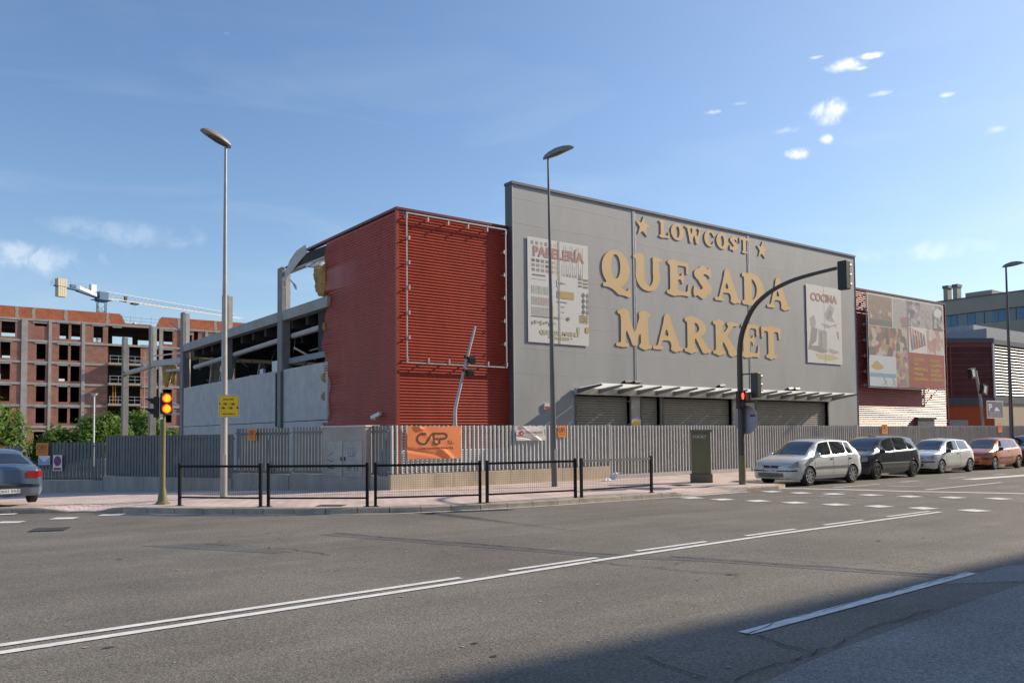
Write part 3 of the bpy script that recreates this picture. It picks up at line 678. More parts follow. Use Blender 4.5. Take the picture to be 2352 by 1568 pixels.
wool('hanging_insulation', jag([(61.5, 7.0), (62.2, 7.0), (62.4, 6.0), (62, 5.6), (61.7, 6.0)], 3, .06), x=15.8, th=.1)
t = MB(); t.beam((15.7, 58.9, 8.9), (15.7, 62.4, 10.1), .1, .09); t.build('bent_rebar', M_GREYD, mk)
t = MB(); t.beam((15.5, 58.8, 3.9), (15.5, 61.2, 4.3), .1, .1); t.beam((15.5, 61.2, 4.3), (15.5, 63.4, 3.9), .1, .1); t.beam((15.5, 58.8, 3.4), (15.5, 63.3, 3.55), .1, .12); t.build('broken_bracket', M_GALV, mk)
# projecting billboard frames on the red walls
def tubeframe(x0, x1, z0, z1, y, nx, nz):
    t = MB(); r = .024
    t.box(x0, x1, y-r, y+r, z1-r, z1+r); t.box(x0, x1, y-r, y+r, z0-r, z0+r); t.box(x0-r, x0+r, y-r*.96, y+r*.96, z0-r*1.02, z1+r*1.02); t.box(x1-r, x1+r, y-r*.96, y+r*.96, z0-r*1.02, z1+r*1.02)
    f = t.build('sign_frame', M_GALV, mk)
    ps = [(lerp(x0, x1, i/nx), z) for i in range(nx+1) for z in (z0+.12, z1-.14)]+[(x, lerp(z0, z1, i/nz)) for i in range(1, nz) for x in (x0+.1, x1-.1)]
    for x, z in ps:
        t = MB(); t.box(x-.025, x+.025, y-.01, 28.26, z-.02, z+.02); t.box(x-.05, x+.05, 28.0, 28.04, z-.10, z+.10) if y < 28.02 else t.box(x-.03, x+.03, y-.05, y-.036, z-.08, z+.08); t.build('bracket', M_GALV, f)
tubeframe(15.76, 20.52, 4.60, 10.44, 28.06, 5, 6)
tubeframe(47.78, 57.3, 4.52, 10.34, 27.78, 9, 6)
t = MB(); t.box(54.2, 56.4, 28.1, 28.29, 1.6, 2.6); t.box(54.1, 56.5, 28.02, 28.3, 2.6, 2.72); t.build('vent_grille', M_GREYD, mk)
cc = MB(); cc.tube([(15.43, 29.6, 2.62), (15.2, 29.55, 2.6)], .04); cc.beam((15.3, 29.4, 2.66), (15.15, 29.85, 2.5), .13, .14); cc.tube([(15.25, 29.72, 2.56), (15.22, 29.76, 2.42)], .04)
tag(cc.build('security_camera', M_WHITE), 'small white security camera on the shaded red corrugated wall near the corner', 'camera')

# ---------------------------------------------------------------- gold letters: bulbous slab serif capitals grown from a distance field
def sd_cap(X, Y, a):
    x0, y0, r0, x1, y1, r1 = a; dx, dy = x1-x0, y1-y0; L = dx*dx+dy*dy+1e-9
    t = np.clip(((X-x0)*dx+(Y-y0)*dy)/L, 0, 1); return np.hypot(X-x0-t*dx, Y-y0-t*dy)-(r0+(r1-r0)*t)
def sd_ell(X, Y, a):
    cx, cy, rx, ry = a; k = np.hypot((X-cx)/rx, (Y-cy)/ry); return (k-1)*min(rx, ry)
def glyph(w, add, sub=(), k=.07, res=70):
    nx = int(res*(w+.1))+2; ny = int(res*1.4); xs = np.linspace(-.06, w+.06, nx); ys = np.linspace(-.32, 1.07, ny); X, Y = np.meshgrid(xs, ys); D = None
    def one(s):
        if s[0] == 'c': return sd_cap(X, Y, s[1:])
        if s[0] == 'e': return sd_ell(X, Y, s[1:])
        if s[0] == 'r': return np.maximum(np.maximum(s[1]-X, X-s[3]), np.maximum(s[2]-Y, Y-s[4]))
        if s[0] == 'ring':
            cx, cy, rx, ry, ix, iy = s[1:7]; return np.maximum(sd_ell(X, Y, (cx, cy, rx, ry)), -sd_ell(X, Y, (cx, cy, ix, iy)))
    for s in add:
        d = one(s)
        if D is None: D = d
        else:
            h = np.clip(.5+.5*(D-d)/k, 0, 1); D = D*(1-h)+d*h-k*h*(1-h)
    D = D+.012
    for s in sub: D = np.maximum(D, -one(s))
    return xs, ys, D
def V(x, r=.15): return ('c', x, .09, r, x, .91, r)
def SF(x, w=.2, y=.065, r=.062): return ('c', x-w, y, r, x+w, y, r)
GL = {
 'L': (.95, [('c', .33, .12, .155, .33, .88, .155), SF(.31, .21), ('c', .12, .93, .065, .54, .93, .065), ('c', .2, .08, .08, .86, .08, .08), ('c', .86, .10, .08, .86, .34, .06)], []),
 'O': (1.0, [('e', .5, .5, .5, .52)], [('e', .5, .5, .145, .33)]),
 'W': (1.45, [('c', .28, .93, .12, .47, .12, .11), ('c', .47, .12, .11, .72, .85, .10), ('c', .70, .93, .12, .95, .12, .11), ('c', .95, .12, .11, 1.22, .9, .07), SF(.26, .18, .93), SF(.70, .17, .93), SF(1.22, .15, .93)], []),
 'C': (.95, [('e', .48, .5, .48, .52)], [('e', .55, .5, .21, .37), ('r', .68, .38, 1.2, .66), ('r', .80, .2, 1.2, .5)]),
 'S': (.85, [('c', .66, .80, .09, .44, .87, .12), ('c', .44, .87, .12, .24, .72, .14), ('c', .24, .72, .14, .44, .53, .14), ('c', .44, .53, .14, .64, .31, .15), ('c', .64, .31, .15, .42, .13, .13), ('c', .42, .13, .13, .16, .2, .1), ('c', .12, .10, .07, .13, .32, .06), ('c', .72, .92, .055, .73, .70, .06)], []),
 'T': (1.05, [('c', .52, .12, .155, .52, .86, .155), SF(.52, .21), ('c', .12, .91, .085, .93, .91, .085), ('c', .11, .88, .075, .10, .66, .06), ('c', .94, .88, .075, .95, .66, .06)], []),
 'Q': (1.0, [('e', .5, .5, .48, .52), ('c', .30, .04, .07, .62, -.10, .10), ('c', .62, -.10, .10, .93, -.17, .08), ('c', .93, -.17, .07, .96, -.02, .05), ('c', .12, .03, .07, .42, .04, .07)], [('e', .5, .56, .155, .33)]),
 'U': (1.1, [('c', .28, .9, .155, .28, .42, .155), ('e', .55, .40, .425, .41), ('c', .84, .42, .13, .84, .9, .115), SF(.27, .18, .93), SF(.85, .16, .93)], [('e', .575, .42, .155, .27), ('r', .42, .42, .72, 1.2)]),
 'E': (1.0, [('c', .32, .12, .16, .32, .88, .16), SF(.3, .21), ('c', .14, .93, .07, .8, .93, .07), ('c', .2, .07, .07, .86, .07, .07), ('c', .86, .93, .06, .85, .70, .06), ('c', .90, .07, .07, .92, .33, .055), ('c', .35, .52, .07, .66, .52, .06), ('c', .66, .64, .05, .66, .40, .05)], []),
 'A': (1.25, [('c', .60, .90, .12, .25, .1, .06), ('c', .60, .88, .13, .93, .13, .165), SF(.22, .16), SF(.98, .19), ('c', .38, .34, .075, .82, .34, .075)], []),
 'D': (1.05, [('c', .30, .12, .14, .30, .88, .14), ('ring', .34, .5, .68, .52, .42, .35), ('c', .12, .93, .07, .45, .93, .07), ('c', .12, .07, .07, .45, .07, .07)], [('r', -.2, -.2, .05, 1.2)]),
 'M': (1.35, [('c', .27, .1, .09, .31, .9, .12), ('c', .34, .88, .15, .67, .17, .11), ('c', .67, .16, .09, 1.0, .9, .11), ('c', 1.03, .88, .15, 1.06, .12, .16), SF(.25, .18), SF(1.08, .19), SF(.29, .16, .93), SF(1.06, .16, .93)], []),
 'R': (1.15, [('c', .31, .12, .16, .31, .88, .16), SF(.30, .21), ('c', .12, .93, .07, .5, .93, .07), ('ring', .48, .72, .46, .29, .17, .15), ('c', .58, .48, .12, .84, .14, .14), ('c', .84, .09, .09, 1.05, .08, .07)], [('r', .55, .63, .60, .80)]),
 'K': (1.2, [('c', .31, .12, .16, .31, .88, .16), SF(.30, .21), SF(.30, .20, .93), ('c', .45, .46, .08, .86, .9, .08), ('c', .52, .55, .12, .88, .12, .165), SF(.90, .20, .93, .065), SF(.96, .20)], []),
}
def fix_D(k):
    return GL[k]
GM = {}
def glyph_cells(ch):
    if ch in GM: return GM[ch]
    w, add, sub = GL[ch]
    xs, ys, D = glyph(w, add, sub)
    if ch == 'D':   # keep only the right half of the bowl beside the stem
        X, Y = np.meshgrid(xs, ys); st = np.maximum(np.abs(X-.31)-.165, np.abs(Y-.5)-.43); bowl = np.maximum(np.maximum(np.hypot((X-.38)/.64, (Y-.5)/.52)-1, -(np.hypot((X-.38)/.31, (Y-.5)/.35)-1))*.5, .32-X)
        sf = np.minimum(sd_cap(X, Y, (.12, .93, .07, .5, .93, .07)), sd_cap(X, Y, (.12, .07, .07, .5, .07, .07))); D = np.minimum(np.minimum(st, bowl), sf)
    if ch == 'R':
        X, Y = np.meshgrid(xs, ys); bowl = np.maximum(np.maximum(np.hypot((X-.42)/.50, (Y-.71)/.29)-1, -(np.hypot((X-.42)/.22, (Y-.71)/.15)-1))*.4, .32-X)
        D2 = glyph(w, [a for a in add if a[0] != 'ring'], [])[2]; D = np.minimum(D2, bowl)
    polys = []; ny, nx = D.shape
    for j in range(ny-1):
        for i in range(nx-1):
            q = [(xs[i], ys[j], D[j, i]), (xs[i+1], ys[j], D[j, i+1]), (xs[i+1], ys[j+1], D[j+1, i+1]), (xs[i], ys[j+1], D[j+1, i])]
            if min(v[2] for v in q) > 0: continue
            out = []; edge = []
            for a, b in zip(q, q[1:]+q[:1]):
                if a[2] <= 0: out.append((a[0], a[1], 0))
                if (a[2] <= 0) != (b[2] <= 0):
                    t = a[2]/(a[2]-b[2]); out.append((a[0]+(b[0]-a[0])*t, a[1]+(b[1]-a[1])*t, 1))
            if len(out) >= 3: polys.append(out)
    GM[ch] = (w, polys, float(D.min())); return GM[ch]
def letter(ch, x0, x1, z0, z1, y, dep, parent, name='letter'):
    w, polys, _ = glyph_cells(ch); sx = (x1-x0)/w; sz = z1-z0; t = MB(); key = {}
    def vid(px_, py_, back):
        k = (round(px_, 5), round(py_, 5), back)
        if k not in key: key[k] = len(t.v); t.v.append((x0+px_*sx, y+(dep if back else 0), z0+py_*sz))
        return key[k]
    for P in polys:
        t.f.append(tuple(vid(a, b, 0) for a, b, _ in P)); t.m.append(0)
        n = len(P)
        for i in range(n):
            a, b = P[i], P[(i+1) % n]
            if a[2] and b[2]: t.f.append((vid(b[0], b[1], 0), vid(a[0], a[1], 0), vid(a[0], a[1], 1), vid(b[0], b[1], 1))); t.m.append(1)
    return t.build(name, [M_LETTER, M_LETTERS], parent)
YL = 27.965
def word(label_, items, z0, z1):
    for ch, x0, x1 in items: letter(ch, x0, x1, z0, z1, YL, .03, mk)
word('l', [('L', 29.72, 30.53), ('O', 30.6, 31.58), ('W', 31.62, 33.02), ('C', 33.08, 33.98), ('O', 34.02, 34.98), ('S', 35.05, 35.82), ('T', 35.87, 36.80)], 11.38, 12.22)
word('q', [('Q', 25.87, 27.76), ('U', 27.87, 30.02), ('E', 30.17, 32.02), ('S', 32.08, 33.70), ('A', 33.80, 35.98), ('D', 35.95, 38.0), ('A', 38.15, 40.33)], 8.62, 10.34)
word('m', [('M', 26.73, 29.20), ('A', 29.18, 31.37), ('R', 31.37, 33.52), ('K', 33.53, 35.75), ('E', 35.76, 37.51), ('T', 37.53, 39.41)], 5.82, 7.60)
def star(cx, cz, r):
    t = MB(); P = [(cx+(r if k % 2 == 0 else r*.42)*math.sin(k*math.pi/5+.10), cz+(r if k % 2 == 0 else r*.42)*math.cos(k*math.pi/5+.10)) for k in range(10)]
    t.add([(x, YL, z) for x, z in P]+[(cx, YL, cz)], [(i, 10, (i+1) % 10) for i in range(10)], 0); t.add([(x, YL, z) for x, z in P]+[(x, YL+.03, z) for x, z in P], [(i, (i+1) % 10, (i+1) % 10+10, i+10) for i in range(10)], 1)
    t.build('star', [M_LETTER, M_LETTERS], mk)
star(28.66, 11.72, .52); star(37.84, 11.74, .49)

# ---------------------------------------------------------------- posters
M_PVC = mat('poster_vinyl', (.62, .61, .59), .5, var=.05, vscale=.7, bump=.2, bscale=2)
def ink(name, c, **k): return mat('ink_'+name, c, .6, var=k.pop('var', .12), vscale=k.pop('vscale', 6), **k)
IK = dict(red=ink('faded_red', (.46, .24, .20)), grey=ink('grey', (.30, .29, .265)), dk=ink('dark', (.16, .155, .145)), br=ink('brown', (.30, .22, .17)), och=ink('ochre', (.50, .34, .13)), yel=ink('straw', (.56, .50, .27)), pale=ink('pale_grey', (.40, .39, .37)), grn=ink('pale_green', (.48, .52, .33)), org=ink('orange', (.52, .27, .16)), white=ink('white', (.66, .65, .62), var=.04))
IN = list(IK.values()); II = {k: i+1 for i, k in enumerate(IK)}
class Poster:
    """a sheet with its print: u, v run 0..1 over the sheet"""
    def __init__(s, x0, x1, z0, z1, y, sag=.0):
        s.a = (x0, x1, z0, z1, y); s.t = MB(); n = 12
        s.t.grid([[(lerp(x0, x1, i/n)+.012*math.sin(j*2.1), y+sag*math.sin(i*1.3+j*.8)-.01*(i in (0, n)), lerp(z0, z1, j/n)+.015*math.sin(i*3.1)) for i in range(n+1)] for j in range(n+1)])
        s.k = 0
    def P(s, u, v, d=.006): x0, x1, z0, z1, y = s.a; return (lerp(x0, x1, u), y-.012-d, lerp(z0, z1, v))
    def poly(s, pts, ink_): s.k += 1; d = .001+.00012*s.k; s.t.add([s.P(u, v, d) for u, v in pts], [tuple(range(len(pts)))], II[ink_] if isinstance(ink_, str) else ink_)
    def rect(s, u0, v0, u1, v1, ink_): s.poly([(u0, v0), (u1, v0), (u1, v1), (u0, v1)], ink_)
    def ell(s, u, v, ru, rv, ink_, n=14, rot=0.):
        s.poly([(u+ru*math.cos(t)*math.cos(rot)-rv*math.sin(t)*math.sin(rot), v+ru*math.cos(t)*math.sin(rot)+rv*math.sin(t)*math.cos(rot)) for t in [2*math.pi*k/n for k in range(n)]], ink_)
    def txt(s, body, u, v, w, h, ink_, bold=.02):
        x0, x1, z0, z1, y = s.a; s.t.text(body, s.P(u, v, .009), (1, 0, 0), (0, 0, 1), h*(z1-z0)*1.4, .004, width=w*(x1-x0), mi=II[ink_] if isinstance(ink_, str) else ink_, bold=bold)
    def build(s, name, extra=()): return s.t.build(name, [M_PVC]+IN+list(extra))
p = Poster(21.60, 25.07, 5.74, 10.30, 27.965, .004)
p.rect(0, 0, 1, 1, 'white')
p.txt('PAPELERÍA', .09, .825, .84, .095, 'red', .035)
for i in range(6): p.rect(.05+i*.074, .93, .095+i*.074, .965, ['grey', 'grey', 'pale', 'br', 'pale', 'yel'][i])
for r_ in range(3):
    for i in range(6): p.rect(.06+i*.074, .675+r_*.045, .115+i*.074, .705+r_*.045, [['br', 'grey', 'grey', 'red', 'org', 'yel'], ['grey', 'grey', 'pale', 'dk', 'org', 'grn'], ['dk', 'dk', 'br', 'grey', 'org', 'yel']][r_][i])
for i in range(11): p.rect(.55+i*.035, .66, .558+i*.035, .97-(.0 if i % 3 else .2), ['pale', 'yel', 'pale'][i % 3])
for i in range(6): p.rect(.58+i*.05, .665, .60+i*.05, .69, ['pale', 'grey', 'br', 'och', 'grey', 'dk'][i])
p.rect(.83, .66, .88, .70, 'grey')
p.rect(.07, .635, .28, .648, 'dk'); p.rect(.06, .60, .3, .605, 'pale')
for r_, c in ((.46, 'grn'), (.355, 'org'), (.26, 'pale')):
    for i in range(12): p.rect(.06+i*.026, r_, .068+i*.026, r_+.08, 'grey' if i % 4 == 0 and r_ > .3 else c)
p.ell(.48, .605, .022, .018, 'grey'); p.ell(.48, .605, .014, .012, 'white'); p.ell(.48, .570, .022, .018, 'grey'); p.ell(.48, .570, .014, .012, 'white'); p.poly([(.50, .575), (.62, .592), (.50, .605)], 'grey')
p.rect(.465, .445, .50, .515, 'br'); p.rect(.50, .445, .75, .515, 'och'); p.rect(.46, .405, .63, .412, 'dk')
for k in range(3):
    p.rect(.83, .58+k*.035, .89, .597+k*.035, 'br'); p.rect(.91, .575+k*.035, .995, .592+k*.035, 'br')
for k in range(4):
    for j in range(2): p.poly([(.91+j*.075, .53-k*.055), (.945+j*.07, .50-k*.055), (.91+j*.075, .472-k*.055), (.885+j*.075, .50-k*.055)], 'dk' if j == 0 else 'grey')
p.rect(.05, .245, .50, .252, 'dk'); p.rect(.38, .242, .50, .258, 'br'); p.rect(.5, .249, .62, .251, 'grey'); p.ell(.645, .25, .028, .018, 'dk')
p.rect(.355, .29, .40, .37, 'org'); p.rect(.54, .36, .60, .37, 'yel'); p.rect(.54, .31, .60, .318, 'yel')
for k in range(6): p.rect(.84, .225+k*.014, .995, .232+k*.014, 'och' if k % 2 else 'yel')
for i in range(9): p.rect(.06+i*.045, .17+.01*(i % 3), .09+i*.045, .20+.012*(i % 2), ['och', 'pale', 'grey', 'yel', 'pale'][i % 5])
p.rect(.80, .12, .84, .18, 'grn'); p.rect(.94, .13, .995, .185, 'och')
p.txt('QUESADA MARKET', .18, .085, .66, .04, 'yel', .03); p.txt('* LOWCOST *', .32, .04, .4, .03, 'yel', .03)
p.rect(.495, 0, .503, 1, 'pale'); p.rect(.503, 0, .510, 1, 'dk')
tag(p.build('poster'), 'faded white stationery poster with small coloured rectangles, left of the gold letters', 'poster')
p = Poster(41.80, 45.32, 5.77, 10.31, 27.965, .004); p.rect(0, 0, 1, 1, 'white')
p.txt('COCINA', .12, .80, .76, .10, 'red', .035)
for pts, c in (([(.08, .56), (.2, .62), (.26, .52), (.22, .44), (.1, .46)], 'pale'), ([(.12, .46), (.30, .44), (.25, .28), (.02, .18), (.08, .3)], 'grey'), ([(.30, .18), (.56, .16), (.56, .42), (.32, .44)], 'pale'), ([(.36, .18), (.42, .18), (.42, .40), (.36, .40)], 'grey'), ([(.5, .64), (.66, .78), (.80, .74), (.72, .62), (.80, .55), (.55, .56)], 'pale'), ([(.55, .60), (.66, .72), (.72, .66), (.62, .58)], 'grey'), ([(.40, .52), (.70, .50), (.86, .54), (.82, .47), (.5, .46)], 'pale'), ([(.84, .44), (.90, .42), (.92, .32), (.86, .35)], 'grey'), ([(.02, .17), (.42, .13), (.60, .16), (.34, .22), (.04, .22)], 'grey'), ([(.60, .20), (.80, .18), (.93, .16), (.75, .13), (.62, .15)], 'pale'), ([(.64, .48), (.80, .50), (.84, .30), (.7, .26)], 'white'), ([(.2, .12), (.72, .12), (.9, .08), (.66, .04), (.3, .06)], 'yel')): p.poly(pts, c)
p.rect(.49, 0, .497, 1, 'pale'); p.rect(.497, 0, .503, 1, 'grey')
tag(p.build('poster'), 'faded white kitchenware poster with grey utensils on the grey wall, right of the gold letters', 'poster')
# photo billboard on the right-hand corrugated wall
def noisy(name, cols, scale):
    m = bpy.data.materials.new(name); m.use_nodes = True; t = m.node_tree; n = t.nodes; b = n['Principled BSDF']; b.inputs['Roughness'].default_value = .55
    g = n.new('ShaderNodeTexCoord'); v = n.new('ShaderNodeTexVoronoi'); v.inputs['Scale'].default_value = scale; v.inputs['Randomness'].default_value = 1
    w = n.new('ShaderNodeTexNoise'); w.inputs['Scale'].default_value = scale*.8; w.inputs['Detail'].default_value = 5; t.links.new(g.outputs['Object'], w.inputs['Vector'])
    a = n.new('ShaderNodeVectorMath'); a.operation = 'MULTIPLY_ADD'; a.inputs[1].default_value = (.35,)*3; t.links.new(w.outputs[1], a.inputs[0]); t.links.new(g.outputs['Object'], a.inputs[2]); t.links.new(a.outputs[0], v.inputs['Vector'])
    sp = n.new('ShaderNodeSeparateColor'); t.links.new(v.outputs['Color'], sp.inputs[0]); r = n.new('ShaderNodeValToRGB'); r.color_ramp.interpolation = 'CONSTANT'
    e = r.color_ramp.elements
    while len(e) < len(cols): e.new(.5)
    for i, c in enumerate(cols): e[i].position = i/len(cols); e[i].color = (*c, 1)
    t.links.new(sp.outputs[0], r.inputs[0]); mx = n.new('ShaderNodeMix'); mx.data_type = 'RGBA'; mx.inputs[0].default_value = .10; t.links.new(r.outputs[0], mx.inputs[6]); t.links.new(w.outputs[1], mx.inputs[7]); t.links.new(mx.outputs[2], b.inputs['Base Color']); return m
PX = [noisy('print_kitchen', [(.45, .4, .35), (.24, .15, .10), (.50, .47, .43), (.28, .2, .14)], 2.6), noisy('print_toys', [(.36, .08, .06), (.36, .24, .12), (.08, .10, .07), (.48, .44, .38), (.22, .12, .07), (.12, .10, .08), (.42, .30, .22)], 2.6),
      noisy('print_plants', [(.35, .30, .1), (.16, .22, .1), (.5, .24, .1), (.5, .44, .36), (.34, .12, .25)], 2.8), noisy('print_cutlery', [(.12, .12, .12), (.45, .45, .44), (.28, .28, .27)], 3.2),
      noisy('print_textile', [(.36, .10, .12), (.42, .16, .13), (.16, .10, .18), (.52, .30, .14)], 2.2), noisy('print_rooms', [(.58, .5, .45), (.5, .22, .18), (.6, .56, .5), (.45, .32, .25)], 1.9),
      ink('sky_pale', (.56, .60, .64), var=.03), ink('sea', (.22, .38, .50)), ink('brick_panel', (.34, .075, .065), var=.08, vscale=.6), ink('list_yellow', (.62, .42, .10))]
K0 = len(IN)+1
p = Poster(47.85, 57.25, 4.58, 10.30, 27.74, .0)
p.rect(0, .0, 1, 1, 'white')
p.rect(.005, .72, .30, .99, 'br'); p.rect(.03, .74, .29, .83, K0+0); p.rect(.005, .66, .30, .73, 'dk'); p.rect(.31, .46, .49, .99, 'pale'); p.rect(.40, .50, .49, .8, K0+2); p.rect(.005, .32, .49, .655, K0+1); p.rect(.0, .30, .08, .42, 'dk')
p.rect(.005, .0, .33, .335, K0+6); p.rect(.005, .10, .33, .145, K0+7); p.ell(.10, .215, .075, .035, 'och'); p.ell(.09, .24, .04, .035, 'och'); p.rect(.335, .0, .49, .32, K0+2)
for u in (.16, .27): p.poly([(u, .12), (u+.02, .12), (u+.05, .01), (u+.04, .01)], 'grey'); p.poly([(u+.05, .07), (u-.01, .01), (u, .01), (u+.055, .06)], 'grey')
p.rect(.51, .70, .67, .99, K0+3); p.rect(.67, .70, .84, .99, 'pale'); p.ell(.715, .86, .03, .05, 'grey'); p.ell(.715, .86, .018, .034, 'pale'); p.ell(.775, .86, .03, .05, 'grey'); p.ell(.775, .86, .018, .034, 'pale'); p.poly([(.72, .80), (.74, .80), (.81, .68), (.77, .68)], 'grey')
p.rect(.84, .70, .99, .99, K0+3); p.ell(.92, .90, .06, .05, 'white', rot=.6); p.rect(.84, .64, .99, .72, 'dk')
p.rect(.51, .40, .75, .70, 'white')
for i, c in enumerate((4, 4, 1, 4, 4, 4)): p.poly([(.515+i*.036, .69-.01*i), (.54+i*.036, .69-.012*i), (.57+i*.034, .44+.012*i), (.54+i*.034, .42+.014*i)], K0+c if i != 4 else 'dk')
p.rect(.75, .40, .99, .69, K0+5)
p.rect(.505, 0, .995, .405, K0+8)
for i, (a, b) in enumerate((('- CALZADO', '- REGALOS'), ('- ROPA', '- JUGUETERIA'), ('- FERRETERIA', '- BELLEZA'), ('- MENAJE', '- PAPELERIA'), ('- JARDINERIA', '- ACCESORIOS'))):
    z = .315-i*.056
    p.txt(a, .545, z, [.16, .08, .21, .14, .21][i], .032, K0+9, .03); p.txt(b, .775, z, [.14, .19, .15, .175, .20][i], .032, K0+9, .03)
p.rect(.494, 0, .506, 1, 'dk')
tag(p.build('billboard', PX), 'large photo collage billboard with a dark red list panel on the right-hand corrugated wall', 'billboard')
# small notices on the facade
def sign(name, label, cat, c, ux, w, h, layers, group=None, th=.012, mat0=None):
    """flat sign about c, ux = its horizontal direction; layers: (kind, args, material)"""
    c = Vector(c); ux = Vector(ux).normalized(); uz = Vector((0, 0, 1)); nn = ux.cross(uz)
    t = MB(); ms = [mat0 or M_GALV]; t.obox(c, ux*w/2, uz*h/2, nn*th/2)
    k = 0
    for L in layers:
        k += 1; off = nn*(th/2+.0008+.0006*k)
        if L[2] not in ms: ms.append(L[2])
        mi = ms.index(L[2])
        if L[0] == 'r': a, b, d, e = L[1]; t.add([c+off+ux*((u-.5)*w)+uz*((v-.5)*h) for u, v in ((a, b), (d, b), (d, e), (a, e))], [(0, 1, 2, 3)], mi)
        elif L[0] == 'p': t.add([c+off+ux*((u-.5)*w)+uz*((v-.5)*h) for u, v in L[1]], [tuple(range(len(L[1])))], mi)
        elif L[0] == 'e':
            u, v, ru, rv = L[1]; t.add([c+off+ux*((u+ru*math.cos(q)-.5)*w)+uz*((v+rv*math.sin(q)-.5)*h) for q in [2*math.pi*i/20 for i in range(20)]], [tuple(range(20))], mi)
        elif L[0] == 't':
            body, u, v, ww, hh = L[1]; t.text(body, c+off+ux*((u-.5)*w)+uz*((v-.5)*h), ux, uz, hh*h*1.4, .001, width=ww*w, mi=mi, bold=.025)
        elif L[0] == 'l':
            P, wd = L[1]; t.ribbon([c+off+ux*((u-.5)*w)+uz*((v-.5)*h) for u, v in P], wd, mi, nn)
    return tag(t.build(name, ms), label, cat, group)
I_OR = ink('safety_orange', (.72, .22, .02), var=.04); I_BK = ink('black', (.03, .025, .02)); I_W = ink('pure_white', (.74, .74, .72), var=.03); I_Y = ink('signal_yellow', (.92, .60, .015), var=.03); I_R = ink('signal_red', (.5, .03, .03), var=.05); I_B = ink('signal_blue', (.05, .07, .25), var=.1); I_LB = ink('washed_blue', (.30, .38, .55)); I_VI = ink('faded_violet', (.14, .11, .20))
sign('notice', 'small yellow and white notice on the grey pillar between the first two shutters', 'notice', (28.0, 27.98, 2.3), (1, 0, 0), .66, .36, [('r', (.04, .05, .96, .95), I_W), ('r', (.12, .12, .88, .6), I_Y), ('r', (.25, .7, .75, .76), I_Y)])
sign('alarm_box', 'small white and red alarm box on the grey wall left of the shutters', 'alarm', (22.57, 27.96, 2.98), (1, 0, 0), .26, .26, [('r', (.05, .05, .95, .55), I_R)], th=.07, mat0=M_WHITE)

# the company mark: C joined by an S stroke to E and P
def mark(P):  # P(u, v) -> point; returns polylines in unit box
    arc_ = lambda cx, cy, rx, ry, a, b, n=12: [(cx+rx*math.cos(R(lerp(a, b, i/n))), cy+ry*math.sin(R(lerp(a, b, i/n)))) for i in range(n+1)]
    return [arc_(.20, .5, .20, .45, 60, 290)+[(.32, .22), (.40, .55), (.46, .85), (.53, .95)]+[(.86, .95)]+arc_(.86, .72, .13, .23, 90, -90)+[(.74, .49), (.74, .05)], [(.55, .90), (.55, .05), (.70, .05)], [(.55, .49), (.70, .49)]]
def mark_layers(u0, v0, w, h, wd, m): return [('l', ([(u0+w*a, v0+h*b) for a, b in pl], wd), m) for pl in mark(None)]

